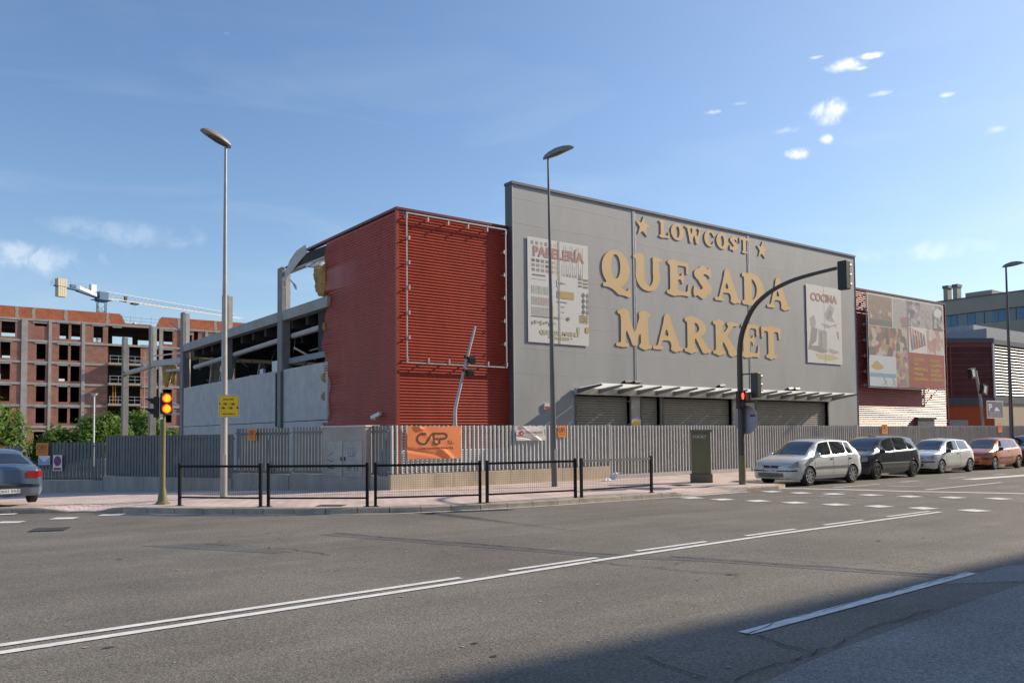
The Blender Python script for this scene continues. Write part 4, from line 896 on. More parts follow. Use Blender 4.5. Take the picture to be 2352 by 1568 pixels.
# ---------------------------------------------------------------- street fence: upright blades on a low wall
M_BLADE = mat('fence_blade', (.44, .435, .42), .45, .1, var=.10, vscale=2.5)
M_BLADEC = mat('fence_blade_unlit', (.17, .17, .17), .5, .1, var=.12, vscale=2.5)  # darker copy of the blade steel: shade on the broad faces as colour
M_BLADEB = mat('fence_blade_shaded', (.12, .13, .135), .5, .2, var=.14, vscale=2.5)  # darkest copy: the left fence's shade is put into the base colour
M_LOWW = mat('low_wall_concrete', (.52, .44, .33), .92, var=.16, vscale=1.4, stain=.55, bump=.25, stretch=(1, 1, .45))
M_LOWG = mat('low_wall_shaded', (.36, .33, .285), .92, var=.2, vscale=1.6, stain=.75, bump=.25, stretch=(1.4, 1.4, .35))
def fence(name, label, cat, a, b, ztop, zb, wall, blade, lowm, pitch=.166, depth=.10, th=.042, group=None, frame=False, zg=None, skip=(), lip=.0):
    """fence from a to b; blades stand across the fence line"""
    a, b = Vector((*a, 0)), Vector((*b, 0)); d = (b-a); L = d.length; d.normalize(); n = Vector((d.y, -d.x, 0)); n = -n if n.y > 0 else n
    f = thing(name, label, cat, (a.x, a.y, (zg if zg is not None else 0)), math.atan2(d.y, d.x), group); t = MB(); rnd = random.Random(int(L*100))
    k = int(L/pitch)
    for i in range(k):
        s = (i+.5)*pitch
        if any(u <= s <= v for u, v in skip): continue
        c = a+d*(s+rnd.uniform(-.004, .004)); tw = rnd.uniform(-.05, .05); dd = (d+n*tw).normalized(); nn_ = (n-d*tw).normalized()
        z1 = ztop+rnd.uniform(-.006, .006)
        if th < .06:   # thin fin with a slanted nose on its right-hand side
            sg = 1 if dd.x > 0 else -1; q_ = c+Vector((0, 0, zb))
            t.prism([(-.014, -depth/2), (.014, -depth/2), (.014, depth/2-.014), (.047, depth/2-.024), (.049, depth/2-.016), (-.010, depth/2+.008), (-.014, depth/2)], q_, dd*sg, nn_, (0, 0, z1-zb))
        else: t.obox(c+Vector((0, 0, (zb+z1)/2)), dd*th/2, nn_*depth/2, (0, 0, (z1-zb)/2))
    t.build('blades', blade, f)
    t = MB(); q = a+d*L/2
    for z in (zb+.06 if not frame else zb+.02, ztop-.16): t.obox(q-n*(depth/2+.025)+Vector((0, 0, z)), d*L/2, n*.02, (0, 0, .025))
    t.build('rail', blade, f)
    if wall:
        t = MB(); m_ = max(1, int(L/2.2))
        for i in range(m_):
            c = a+d*(L*(i+.5)/m_); t.obox(c+Vector((0, 0, (zb-.02-.9)/2+wall[0]*0)), d*(L/m_/2-.004), n*wall[1]/2, (0, 0, (zb-.02+.9)/2))
        t.build('low_wall', lowm, f, bevel=.012)
    if frame:
        t = MB(); t.obox(q+Vector((0, 0, zb-.045)), d*L/2, n*.06, (0, 0, .07)); t.build('bottom_rail', M_GALV, f)
        t = MB()
        for s_ in (0, L): t.obox(a+d*s_+Vector((0, 0, (ztop+.2)/2)), d*.04, n*.05, (0, 0, (ztop-.1)/2))
        t.build('gate_post', M_BLADE, f)
    return f
W_ = (0, .20)
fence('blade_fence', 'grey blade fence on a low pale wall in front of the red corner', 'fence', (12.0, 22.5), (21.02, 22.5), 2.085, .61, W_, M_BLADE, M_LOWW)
fence('sliding_gate', 'grey blade gate left of the green street cabinet, opposite the shutters', 'gate', (21.1, 22.5), (29.26, 22.5), 2.08, .25, None, M_BLADE, None, frame=True, pitch=.168)
fence('sliding_gate', 'grey blade gate between the mast and the dark car, right of the gate post', 'gate', (29.42, 22.5), (37.55, 22.5), 2.07, .25, None, M_BLADE, None, frame=True, pitch=.168)
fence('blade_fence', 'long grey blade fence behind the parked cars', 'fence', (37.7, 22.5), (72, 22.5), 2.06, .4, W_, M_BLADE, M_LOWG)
c1 = Vector((12.06, 22.62)); 
def side(s): return (12.06-.2945*s, 22.62+.9557*s)
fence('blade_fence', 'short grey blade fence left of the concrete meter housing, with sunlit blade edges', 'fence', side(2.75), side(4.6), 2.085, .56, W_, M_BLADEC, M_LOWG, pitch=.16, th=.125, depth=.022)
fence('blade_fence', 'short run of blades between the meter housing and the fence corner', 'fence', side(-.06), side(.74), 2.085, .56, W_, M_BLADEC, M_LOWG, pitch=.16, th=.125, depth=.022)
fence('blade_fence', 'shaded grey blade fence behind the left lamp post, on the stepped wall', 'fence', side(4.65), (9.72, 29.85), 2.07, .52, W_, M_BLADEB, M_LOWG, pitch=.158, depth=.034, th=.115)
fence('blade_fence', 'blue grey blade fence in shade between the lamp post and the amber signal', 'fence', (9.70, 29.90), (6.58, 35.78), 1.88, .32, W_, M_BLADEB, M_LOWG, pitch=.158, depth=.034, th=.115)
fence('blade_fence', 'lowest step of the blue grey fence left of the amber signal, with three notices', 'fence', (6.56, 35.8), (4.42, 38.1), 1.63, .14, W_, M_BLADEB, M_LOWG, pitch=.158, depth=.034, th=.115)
fence('sliding_gate', 'dark grey blade gate at the far left behind the parked saloon car', 'gate', (4.0, 38.55), (-3.0, 45.5), 1.5, -.35, None, M_BLADEB, None, pitch=.158, depth=.034, th=.115, frame=False)
# meter housing in the fence
o0 = Vector((*side(.74), 0)); d0 = Vector((-.2945, .9557, 0)); n0 = Vector((-.9557, -.2945, 0))
hz = thing('meter_housing', 'grey rendered meter housing with two graffitied metal doors, set into the fence near the corner', 'utility box', (o0.x, o0.y, .1), math.atan2(d0.y, d0.x))
t = MB(); cL = 2.0
t.obox(o0+d0*cL/2+Vector((0, 0, 1.02)), d0*cL/2, n0*.26, (0, 0, 1.04)); t.build('body', mat('rough_render', (.37, .335, .30), .93, var=.12, vscale=2, stain=.35, bump=.3), hz, bevel=.01)
t = MB(); t.obox(o0+d0*cL/2+Vector((0, 0, 2.08)), d0*(cL/2+.04), n0*.30, (0, 0, .025)); t.build('cap_slab', M_CONC, hz)
M_MDOOR = mat('galvanised_door', (.36, .345, .32), .55, .25, var=.18, vscale=3, stain=.3)
for s0, gr in ((.13, 0), (1.02, 1)):
    t = MB(); cc_ = o0+d0*(s0+.42)+n0*.268+Vector((0, 0, 1.06)); t.obox(cc_, d0*.41, n0*.012, (0, 0, .56)); dr = t.build('door', M_MDOOR, hz, bevel=.004)
    t = MB(); t.obox(cc_+d0*(.36 if gr == 0 else -.36)+n0*.02, d0*.02, n0*.015, (0, 0, .06)); t.build('handle', M_BLACK, dr)
    t = MB(); base = cc_+n0*.0135; rx = -d0   # readable from the street
    if gr == 0: # right-hand door seen from the street
        S_ = [([(-.22, .30), (-.16, .36), (-.1, .33), (-.1, .18), (-.16, .14), (-.22, .2), (-.22, .3)], 1), ([(.0, .16), (-.04, .34), (.06, .36), (.1, .26), (.08, .16), (.0, .16)], 1), ([(-.2, .08), (.1, .1)], 1), ([(-.26, -.36), (-.22, -.2), (-.2, -.36), (-.14, -.18), (-.16, -.36)], 0), ([(-.2, -.28), (-.1, -.26)], 0), ([(-.08, -.2), (.0, -.18), (-.1, -.36), (-.02, -.36)], 0), ([(.12, -.2), (.04, -.22), (.1, -.3), (.04, -.37)], 0), ([(.2, -.24), (.2, -.38)], 0)]
    else:
        S_ = [([(-.3, .06), (-.1, .16), (.0, .2)], 1), ([(-.3, -.04), (.0, -.1), (-.05, .0)], 0), ([(-.28, -.36), (-.22, -.2), (-.16, -.36)], 0), ([(-.12, -.2), (.04, -.18)], 0), ([(-.04, -.18), (-.06, -.36)], 0), ([(-.26, -.28), (.1, -.3)], 0)]
    for P, m_ in S_: t.ribbon([base+rx*u+Vector((0, 0, v)) for u, v in P], .022, m_, n0)
    t.build('graffiti', [I_BK, I_B], dr)
t = MB(); t.obox(o0+d0*1.52+n0*.2695+Vector((0, 0, 1.32)), d0*.22, n0*.001, (0, 0, .22)) if False else None
# sunlit rendered end of the low wall
# orange banner, white banner
M_ORF = mat('orange_cloth', (.78, .24, .09), .7, var=.06, vscale=1.5)
M_WHF = mat('white_cloth', (.62, .61, .60), .6, var=.08, vscale=2)
def banner(x0, x1, z0, z1, y, m, label, deco, wr=.03, seed=0):
    t = MB(); n, k = 56, 36; rnd = random.Random(seed)
    ws = [(rnd.uniform(2, 9), rnd.uniform(-7, 7), rnd.uniform(0, 6), rnd.uniform(.3, 1)) for _ in range(6)]
    def P(u, v, off=0):
        h = sum(a[3]*math.sin(a[0]*u+a[1]*v+a[2]) for a in ws)*wr*.4
        dd = abs(u*.9+v*.55-.72); e_ = 1 if not (.12 < u < .9 and .28 < v < .9) else .25; h += e_*wr*2.6*math.exp(-(dd/.06)**2)-wr*2.2*math.exp(-((u*.35+v-.30)/.05)**2)*(1-u)
        edge = (.015*math.sin(u*17)*(v > .97)+.015*math.sin(v*13)*(u > .97)*1)
        return (lerp(x0, x1, u)+.02*math.sin(v*8)*u*u, y-.02-abs(wr)*2-h-off, lerp(z0, z1, v)+edge)
    t.grid([[P(i/n, j/k) for i in range(n+1)] for j in range(k+1)])
    ms = [m]
    for kind, args, mm in deco:
        if mm not in ms: ms.append(mm)
        mi = ms.index(mm)
        if kind == 'l':
            pts, wd = args; D_ = []
            for a, b in zip(pts, pts[1:]):
                for i in range(6): D_.append((lerp(a[0], b[0], i/6), lerp(a[1], b[1], i/6)))
            D_.append(pts[-1]); t.ribbon([P(u, v, .010) for u, v in D_], wd, mi, (0, -1, 0))
        elif kind == 't':
            body, u, v, w, h = args; tt = MB(); tt.text(body, (0, 0, 0), (1, 0, 0), (0, 1, 0), h*1.4, .001, width=w, bold=.01)
            t.add([P(u+a, v+b, .010) for a, b, c in tt.v], tt.f, mi)
        elif kind == 'e':
            u, v, ru, rv = args; t.add([P(u+ru*math.cos(2*math.pi*i/18), v+rv*math.sin(2*math.pi*i/18), .012) for i in range(18)], [tuple(range(18))], mi)
    for u, v in ((0, 1), (1, 1), (0, 0), (1, 0), (.33, 1), (.66, 1)): p_ = P(u, v); t.tube([p_, (p_[0], y+.03, p_[2])], .008, 5)
    ob = t.build('banner', ms, smooth=False)
    for pl in ob.data.polygons:
        if pl.material_index == 0: pl.use_smooth = True
    return tag(ob, label, 'banner')
M_INKD = mat('ink_on_orange', (.10, .045, .035), .7)
banner(12.57, 14.52, 1.04, 2.05, 22.44, M_ORF, 'wrinkled orange builders banner tied to the fence below the red corner', [('l', ([(.18+.56*a, .44+.36*b) for a, b in pl], .052), M_INKD) for pl in mark(None)]+[('t', ('S.L.', .75, .455, .11, .11), M_INKD), ('t', ('Construcciones Eliseo Pla', .20, .30, .64, .075), M_INKD)], .017, 4)
banner(16.75, 17.99, 1.57, 2.06, 22.44, M_WHF, 'wrinkled white banner with a round red logo beside the middle lamp post', [('e', (.17, .5, .075, .19), I_R), ('e', (.17, .5, .03, .08), M_WHF), ('t', ('ARIDOS', .29, .48, .28, .17), IK['red']), ('t', ('MIJARES', .60, .48, .33, .17), IK['grey']), ('l', ([(.29, .37), (.93, .37)], .012), IK['grey'])], .016, 9)
def osign(c, ux, w=.36, h=.40, lab='', g=None): return sign('builder_sign', lab, 'sign', c, ux, w, h, mark_layers(.12, .42, .68, .38, .028, I_BK)+[('t', ('S.L.', .80, .42, .13, .10), I_BK), ('r', (.14, .24, .84, .27), I_BK)], mat0=I_OR, group=g)
osign((18.78, 22.42, 1.87), (1, 0, 0), lab='small orange builders sign on the fence just right of the middle lamp post')
osign((39.9, 22.40, 1.90), (1, 0, 0), .5, .5, lab='small orange builders sign on the fence above the dark grey car')
osign((52.7, 22.40, 1.92), (1, 0, 0), .5, .5, lab='small orange builders sign on the fence above the copper car')
q = Vector((9.68, 29.85, 0)); 
osign((9.98, 28.82, 1.86), (.2945, -.9557, 0), .42, .42, lab='small orange builders sign on the shaded fence half hidden by the left lamp post')
fd = Vector((4.42-6.56, 38.1-35.8, 0)).normalized(); fn = Vector((-.72, -.69, 0))
def onf(s, z): v = Vector((6.56, 35.8, 0))+fd*s+Vector((fd.y*-1, fd.x, 0))*.1; return (v.x, v.y, z)
osign(onf(2.72, 1.37), -fd, .55, .5, lab='orange builders sign at the end of the lowest fence step at the left')
sign('notice', 'faded blue and white notice below the orange sign on the left fence', 'notice', onf(2.62, .93), -fd, .52, .36, [('r', (.02, .05, .98, .95), I_LB), ('p', [(.0, .9), (.5, .3), (.98, .8), (.98, .95), (.02, .95)], I_W)], mat0=I_W)
sign('no_parking_sign', 'white plate with a red and violet no-parking roundel on the left fence', 'sign', onf(2.02, .82), -fd, .40, .62, [('e', (.5, .62, .42, .33), I_R), ('e', (.5, .62, .31, .25), I_B), ('l', ([(.28, .80), (.72, .45)], .04), I_R), ('r', (.1, .05, .9, .2), I_R)], mat0=I_W)
gd = Vector((-7, 6.95, 0)).normalized(); gv = Vector((4.0, 38.55, 0))+gd*1.05+Vector((-gd.y, gd.x, 0))*.1
sign('safety_sign', 'orange and white site safety board with pictograms on the far left gate', 'sign', (gv.x, gv.y, 1.05), -gd, .78, .86, [('r', (.03, .2, .97, .70), I_W), ('r', (.08, .84, .4, .87), I_BK)]+[('e', (.12+.19*i, .55, .07, .065), I_BK if i % 2 else I_B) for i in range(5)]+[('e', (.2+.2*i, .34, .06, .06), [I_Y, I_B, I_Y, I_BK][i]) for i in range(4)], mat0=I_OR)

# ---------------------------------------------------------------- street lamps
M_LAMPP = mat('lamp_pole_paint', (.40, .38, .35), .45, .2, var=.12, vscale=3, stain=.3)
M_LAMPH = mat('lamp_head_grey', (.26, .255, .25), .5, .1, var=.1)
M_LENS = mat('lamp_glass', (.07, .07, .06), .25, var=.2)
M_LAMPD = mat('lamp_pole_dark', (.13, .125, .12), .4, .2, var=.12, vscale=3, stain=.3)
def lamp(x, y, zt, rb, rtp, ang, label, tilt=.12, L=.82, lean=(0, 0), zb=.13, pm=None):
    pm = pm or M_LAMPP
    f = thing('street_lamp', label, 'street lamp', (x, y, zb), 0, 'tall street lamps')
    t = MB(); pts = [(x+lean[0]*k, y+lean[1]*k, zb+(zt-zb)*k) for k in (0, .01, .12, .3, .6, 1)]
    t.tube(pts, [rb*1.05, rb, rb*.97, rb*.88, lerp(rb, rtp, .6), rtp], 14); t.build('pole', pm, f, smooth=True)
    t = MB(); q = zb+1.0; t.obox((x-rb*.2, y-rb*.93, q), (.05, 0, 0), (0, .012, 0), (0, 0, .16)); t.build('service_door', M_LAMPH, f)
    d = Vector((math.cos(ang), math.sin(ang), 0)); s_ = Vector((-d.y, d.x, 0)); o = Vector((x+lean[0], y+lean[1], zt)); t = MB(); rows = []
    prof = [(-.14, .06, .04), (-.10, .13, .09), (.02, .17, .15), (.20, .19, .19), (.42, .185, .17), (.60, .15, .11), (.68, .11, .05), (.72, .07, .02)]
    for a, w, h in prof:
        c = o+d*a*L/.72+Vector((0, 0, .03+(a+.1)*tilt)); rows.append([c+s_*(w*math.cos(q))+Vector((0, 0, h*math.sin(q) if math.sin(q) > 0 else .035*math.sin(q))) for q in [2*math.pi*k/16 for k in range(16)]])
    t.grid(rows, closed=True); t.add(rows[0], [tuple(range(16))]); t.add(rows[-1], [tuple(range(15, -1, -1))])
    h_ = t.build('lamp_head', M_LAMPH, f, smooth=True)
    t = MB(); t.grid([[o+d*(.26+.36*math.cos(q)*k)*L/.72+s_*(.165*math.sin(q)*k*(1-.25*max(0, math.cos(q))))+Vector((0, 0, .012-.045*math.sqrt(max(0, 1-k*k))+(.36+.36*math.cos(q)*k)*tilt)) for q in [2*math.pi*i/16 for i in range(16)]] for k in (1, .8, .5, .2, .01)], closed=True); t.build('lamp_glass', M_LENS, h_)  # glass enlarged and dark, so its colour paints the shaded underside
    return f
lamp(7.22, 23.09, 9.87, .098, .035, R(-174), 'tall grey street lamp at the left, carrying the yellow school sign', tilt=.36, L=.70)
lamp(16.61, 20.22, 10.55, .092, .032, R(-38), 'tall grey street lamp in front of the stationery poster', tilt=.42, lean=(-.07, .06), pm=M_LAMPD)
lamp(46.5, 19.2, 10.3, .11, .045, R(-62), 'street lamp at the right edge beside the copper car', tilt=.16, pm=M_LAMPD)
# yellow school warning sign on the left lamp
ux = Vector((.52, -.16, 0)).normalized()
def foot(u, v, s=1, flip=1): return [('e', (u, v, .055*s, .045*s), I_BK), ('p', [(u, v+.045), (u+.05, v+.042), (u+.13, v+.005), (u+.135, v-.02), (u+.10, v-.045), (u+.02, v-.045)], I_BK), ('e', (u-.005, v, .028*s, .024*s), I_Y)]
L_ = [('r', (.015, .015, .985, .985), I_W), ('r', (.04, .035, .96, .965), I_BK), ('r', (.055, .048, .945, .952), I_Y), ('t', ('atenció', .22, .77, .50, .085), I_BK), ('t', ('escolars', .20, .13, .58, .085), I_BK)]
for u, v in ((.28, .60), (.64, .595), (.19, .42), (.55, .42)):
    L_ += foot(u, v); L_ += [('e', (u-.09, v+.03, .01, .009), I_BK), ('e', (u-.10, v-.02, .012, .01), I_BK)]
L_ += [('e', (.90, .43, .045, .045), I_BK), ('e', (.07, .60, .03, .04), I_BK)]
ss = sign('school_sign', 'square yellow school warning sign with black footprints on the left lamp post', 'sign', (7.30, 22.93, 2.62), ux, .555, .62, L_, mat0=M_GALV, th=.02)
# ---------------------------------------------------------------- curved signal mast and its heads
M_MAST = mat('dark_olive_paint', (.055, .052, .038), .45, var=.12)
M_OLIVE = mat('olive_paint', (.15, .14, .065), .5, var=.12, stain=.15)
def emat(name, c, s): 
    m = bpy.data.materials.new(name); m.use_nodes = True; b = m.node_tree.nodes['Principled BSDF']; b.inputs['Base Color'].default_value = (*c, 1); b.inputs['Emission Color'].default_value = (*c, 1); b.inputs['Emission Strength'].default_value = s; MATS[name] = m; return m
E_RED = emat('lit_red', (1, .05, .02), 3.5); E_AMB = emat('lit_amber', (1, .30, .01), 1.5); E_AMBR = emat('lit_amber_rim', (1, .07, .0), 1.2)
mast = thing('signal_mast', 'dark curved mast arching over the road from beside the green cabinet', 'mast', (21.56, 16.87, .02))
mx, my = 21.56, 16.87
t = MB(); arcp = [(my, .02), (my, 2.3), (my, 3.9), (my-.02, 4.5), (16.72, 5.02), (16.33, 5.66), (15.75, 6.06), (15.05, 6.29), (14.35, 6.39), (13.4, 6.45)]
def cr(P, n=5):
    out = []
    for i in range(len(P)-1):
        p0, p1, p2, p3 = P[max(i-1, 0)], P[i], P[i+1], P[min(i+2, len(P)-1)]
        for k in range(n):
            u = k/n; out.append(tuple(.5*(2*b+(c-a)*u+(2*a-5*b+4*c-d)*u*u+(3*b-a-3*c+d)*u**3) for a, b, c, d in zip(p0, p1, p2, p3)))
    return out+[P[-1]]
ap = cr(arcp); t.tube([(mx, y, z) for y, z in ap], [lerp(.095, .05, min(1, max(0, (i-8)/(len(ap)-10)))) for i in range(len(ap))], 14); t.build('mast_tube', M_MAST, mast, smooth=True)
t = MB(); t.tube([(mx, my, .02), (mx, my, 1.05)], .108, 14); t.build('base_sleeve', M_OLIVE, mast, smooth=True)
def head(name, label, c, face, n, w, h, dep, parent=None, lens=(), vis=True, sd=.2, colr=M_BLACK, group=None):
    """signal head: box, lenses and hooded visors on the side 'face'"""
    c = Vector(c); f = Vector(face).normalized(); s_ = Vector((-f.y, f.x, 0)); o = thing(name, label, 'traffic light', tuple(c), math.atan2(f.y, f.x), group)
    t = MB(); t.obox(c, f*dep/2, s_*w/2, (0, 0, h/2)); t.build('housing', colr, o, bevel=.015)
    for i in range(n):
        z = c.z+h/2-(i+.5)*h/n; r = min(w, h/n)*.38; cc_ = Vector((c.x, c.y, z))+f*(dep/2+.002)
        m_ = lens[i] if i < len(lens) and lens[i] else M_LENS
        t = MB(); t.disc(cc_, f, r, .012, 20); t.build('lens', m_, o)
        if vis:
            t = MB(); rows = []
            for k, rr in ((0, r*1.06), (1, r*1.0)):
                rows.append([cc_+f*(sd*k*(.35+.65*max(0, math.sin(a))))+s_*rr*math.cos(a)+Vector((0, 0, rr*math.sin(a))) for a in [R(-25+230*j/18) for j in range(19)]])
            t.grid(rows)
            v_ = t.build('visor', colr, o); sol = v_.modifiers.new('thick', 'SOLIDIFY'); sol.thickness = .006
    return o
M_BLKG = mat('black_visor', (.03, .03, .03), .35, var=.1)
head('traffic_light', 'black three-lamp traffic light hanging at the end of the curved mast arm', (21.62, 13.22, 6.22), (1, 0, 0), 3, .28, .82, .22, vis=True, sd=.22)
head('traffic_light', 'dark green three-lamp traffic light on the right side of the curved mast', (21.70, 16.38, 3.25), (1, 0, 0), 3, .26, .78, .20, sd=.2, colr=mat('green_black', (.035, .04, .032), .45))
ph = head('pedestrian_light', 'black pedestrian light with a lit red standing figure on the curved mast', (21.38, 16.72, 2.80), (-.35, -.94, 0), 2, .24, .56, .20, vis=False)
f_ = Vector((-.35, -.94, 0)).normalized(); s_ = Vector((-f_.y, f_.x, 0)); b_ = Vector((21.38, 16.72, 2.93))+f_*.118
t = MB(); 
for (u, v, a, b) in ((0, .07, .022, .022), (0, .01, .038, .045), (-.012, -.06, .016, .05), (.014, -.06, .016, .05)): t.obox(b_+s_*u+Vector((0, 0, v)), s_*a, f_*.004, (0, 0, b))
t.build('red_figure', E_RED, ph)
t = MB(); t.obox((21.45, 16.5, 2.9), (.05, 0, 0), (0, .06, 0), (0, 0, .13)); t.obox((21.62, 16.6, 2.74), (.03, 0, 0), (0, .28, 0), (0, 0, .03)); t.obox((21.6, 16.6, 3.62), (.03, 0, 0), (0, .28, 0), (0, 0, .02)); t.tube([(21.4, 16.8, 2.9), (21.6, 16.85, 2.9)], .03); t.tube([(21.6, 13.3, 6.44), (21.6, 13.15, 6.44)], .05); t.build('bracket', M_MAST, mast)
rs = thing('road_sign', 'round road sign seen from its grey back on the curved mast', 'sign', (21.68, 16.77, 2.18), 0)
t = MB(); t.disc((21.68, 16.77, 2.18), (1, .05, 0), .44, .012, 32); t.build('back_plate', mat('sign_back', (.27, .27, .31), .5, .3), rs)
t = MB(); t.tube([Vector((21.686, 16.77, 2.18))+Vector((0, .445*math.cos(a), .445*math.sin(a))) for a in [2*math.pi*i/32 for i in range(33)]], .012, 5); t.build('rim', mat('brass_rim', (.36, .28, .2), .4, .4), rs)
t = MB(); t.box(21.66, 21.68, 16.45, 16.52, 2.28, 2.33); t.box(21.66, 21.68, 16.55, 16.60, 2.27, 2.33); t.build('sticker', I_BK, rs)
# amber warning signal at the left corner
px_, py_ = 5.30, 21.75
pst = thing('signal_post', 'olive signal post with a flared base at the left kerb', 'post', (px_, py_, .13))
t = MB(); t.tube([(px_, py_, z) for z in (.13, .16, .20, .48, .55, 2.4)], [.17, .165, .12, .085, .068, .062], 14); t.build('post', M_OLIVE, pst, smooth=True)
t = MB(); t.tube([(px_, py_, .128), (px_, py_, .15)], .19, 8); t.build('base_plate', M_OLIVE, pst)
fv = Vector((-.05, -1, 0)).normalized(); a1 = head('traffic_light', 'two-lamp signal facing the road with both amber lamps lit', (5.36, 21.72, 2.62), fv, 2, .27, .52, .14, lens=(E_AMB, E_AMB), sd=.16)
for z in (2.75, 2.49):
    t = MB(); c = Vector((5.36, 21.72, z))+fv*.087; t.tube([c+Vector((.100*math.cos(a), 0, .100*math.sin(a))) for a in [2*math.pi*i/20 for i in range(21)]], .012, 5); t.build('lens_rim', E_AMBR, a1)
t = MB(); t.obox((5.31, 21.74, 2.86), (.05, 0, 0), (0, .05, 0), (0, 0, .02)); t.tube([(5.31, 21.74, 2.4), (5.31, 21.74, 2.3)], .03); t.build('mount', M_BLACK, a1)
head('traffic_light', 'dark two-lamp signal seen from the side, left of the lit amber lamps', (5.17, 21.86, 2.53), (-.94, .3, 0), 2, .24, .52, .12, sd=.22)
sign('white_plate', 'small blank white plate below the side-facing signal head', 'plate', (5.26, 21.70, 2.32), (1, -.05, 0), .08, .18, [], mat0=M_WHITE)
# bent floodlight post inside the yard and a similar one far right
fp = thing('bent_post', 'bent grey post with two black floodlights in front of the red corrugated wall', 'post', (16.75, 26.2, 0))
t = MB(); P = cr([(16.76, 0), (16.76, 1.4), (16.74, 2.3), (16.76, 2.75), (16.90, 3.3), (17.10, 4.0), (17.40, 5.0), (17.68, 5.92)], 4); t.tube([(x, 26.2, z) for x, z in P], [lerp(.085, .045, i/len(P)) for i in range(len(P))], 12); t.build('pole', M_GALV, fp, smooth=True)
for x, z in ((17.32, 4.62), (17.25, 4.12)):
    t = MB(); t.obox((x+.10, 26.08, z), (.14, 0, .02), (0, .10, .04), (-.02, -.03, .11)); t.obox((x-.12, 26.15, z+.1), (.05, 0, 0), (0, .05, 0), (0, 0, .06)); t.build('floodlight', M_BLACK, fp, bevel=.01)
fp = thing('bent_post', 'leaning grey post with two tilted floodlights above the blue parking sign', 'post', (56.4, 25, 0))
t = MB(); P = cr([(56.4, 0), (56.4, 2.2), (56.2, 3.6), (56.0, 4.4), (55.62, 5.6)], 4); t.tube([(x, 25, z) for x, z in P], .09, 10); t.build('pole', M_GALV, fp, smooth=True)
for x, z, r_ in ((54.8, 5.42, .2), (56.3, 4.42, -.2)):
    t = MB(); t.obox((x, 24.85, z), (.33, 0, r_*.3), (0, .12, 0), (-r_*.4, 0, .30)); t.build('floodlight', M_BLACK, fp); t = MB(); t.obox((x-.08, 24.72, z), (.15, 0, r_*.15), (0, .02, 0), (-r_*.3, 0, .22)); t.build('lens', M_GALV, fp)
sign('parking_sign', 'blue framed parking sign with a white letter and a car on the leaning post', 'sign', (57.5, 24.7, 3.14), (1, 0, 0), 2.35, 1.15, [('r', (.03, .05, .97, .95), I_VI), ('t', ('P', .12, .44, .2, .38), I_W), ('p', [(.45, .5), (.50, .52), (.53, .62), (.66, .62), (.70, .52), (.76, .5), (.76, .42), (.45, .42)], I_W), ('t', ('PARKING', .16, .24, .66, .12), IK['pale']), ('t', ('GRATUITO', .12, .08, .74, .12), IK['pale'])], mat0=M_GALV)
# street cabinet
ang = math.atan2(-.917, .40); cb = thing('street_cabinet', 'dark olive street cabinet with white scrawl beside the curved mast', 'cabinet', (21.1, 18.5, side_z(21.1, 18.5)), 0)
d1 = Vector((.40, -.917, 0)).normalized(); d2 = Vector((-d1.y, d1.x, 0)); zc0 = .08
A = Vector((21.62, 18.17, 0)) # near corner; front face runs back-left, side face runs right
fr = Vector((21.16-21.62, 18.62-18.17, 0)).normalized(); fr = Vector((-.70, .714, 0)); sd_ = Vector((.714, .70, 0))
fw_, dp = .62, .34
def cbx(o, u, v, z0, z1, e=0): 
    t = MB(); c = A+fr*(fw_/2)+sd_*(dp/2); t.obox((c.x, c.y, (z0+z1)/2), fr*(fw_/2+e), sd_*(dp/2+e), (0, 0, (z1-z0)/2)); return t
cbx(0, 0, 0, .42, 1.80).build('body', M_OLIVE, cb, bevel=.008)
cbx(0, 0, 0, .06, .42, .045).build('plinth', mat('cabinet_plinth', (.13, .12, .075), .7, stain=.3), cb, bevel=.008)
cbx(0, 0, 0, 1.80, 1.88, .05).build('lid', M_OLIVE, cb, bevel=.01)
t = MB(); c = A+fr*fw_/2-sd_*.004; t.obox((c.x, c.y, 1.12), fr*(fw_/2-.04), sd_*.004, (0, 0, .64)); dr = t.build('door', M_OLIVE, cb)
t = MB(); b_ = A-sd_*.012
for P in ([(.06, .0), (.07, .1), (.10, .04), (.14, .11), (.15, .0)], [(.20, .0), (.21, .10)], [(.28, .10), (.21, .05), (.29, .0)], [(.38, .09), (.33, .08), (.32, .03), (.37, .0), (.39, .04), (.34, .05)], [(.44, .02), (.455, .11)], [(.435, -.02), (.435, -.035)]):
    t.ribbon([b_-fr*(u-.0)*1.0+fr*fw_+Vector((0, 0, 1.60+v)) for u, v in P], .016, 0, -sd_)
t.build('graffiti', I_W, dr)
t = MB()
for k in range(5):
    for j in (0, 1): c = A+sd_*(.10+.13*j)-fr*.004; t.obox((c.x, c.y, 1.36+.045*k), sd_*.05, fr*.004, (0, 0, .012))
t.build('vent_slots', M_WHITE, cb)

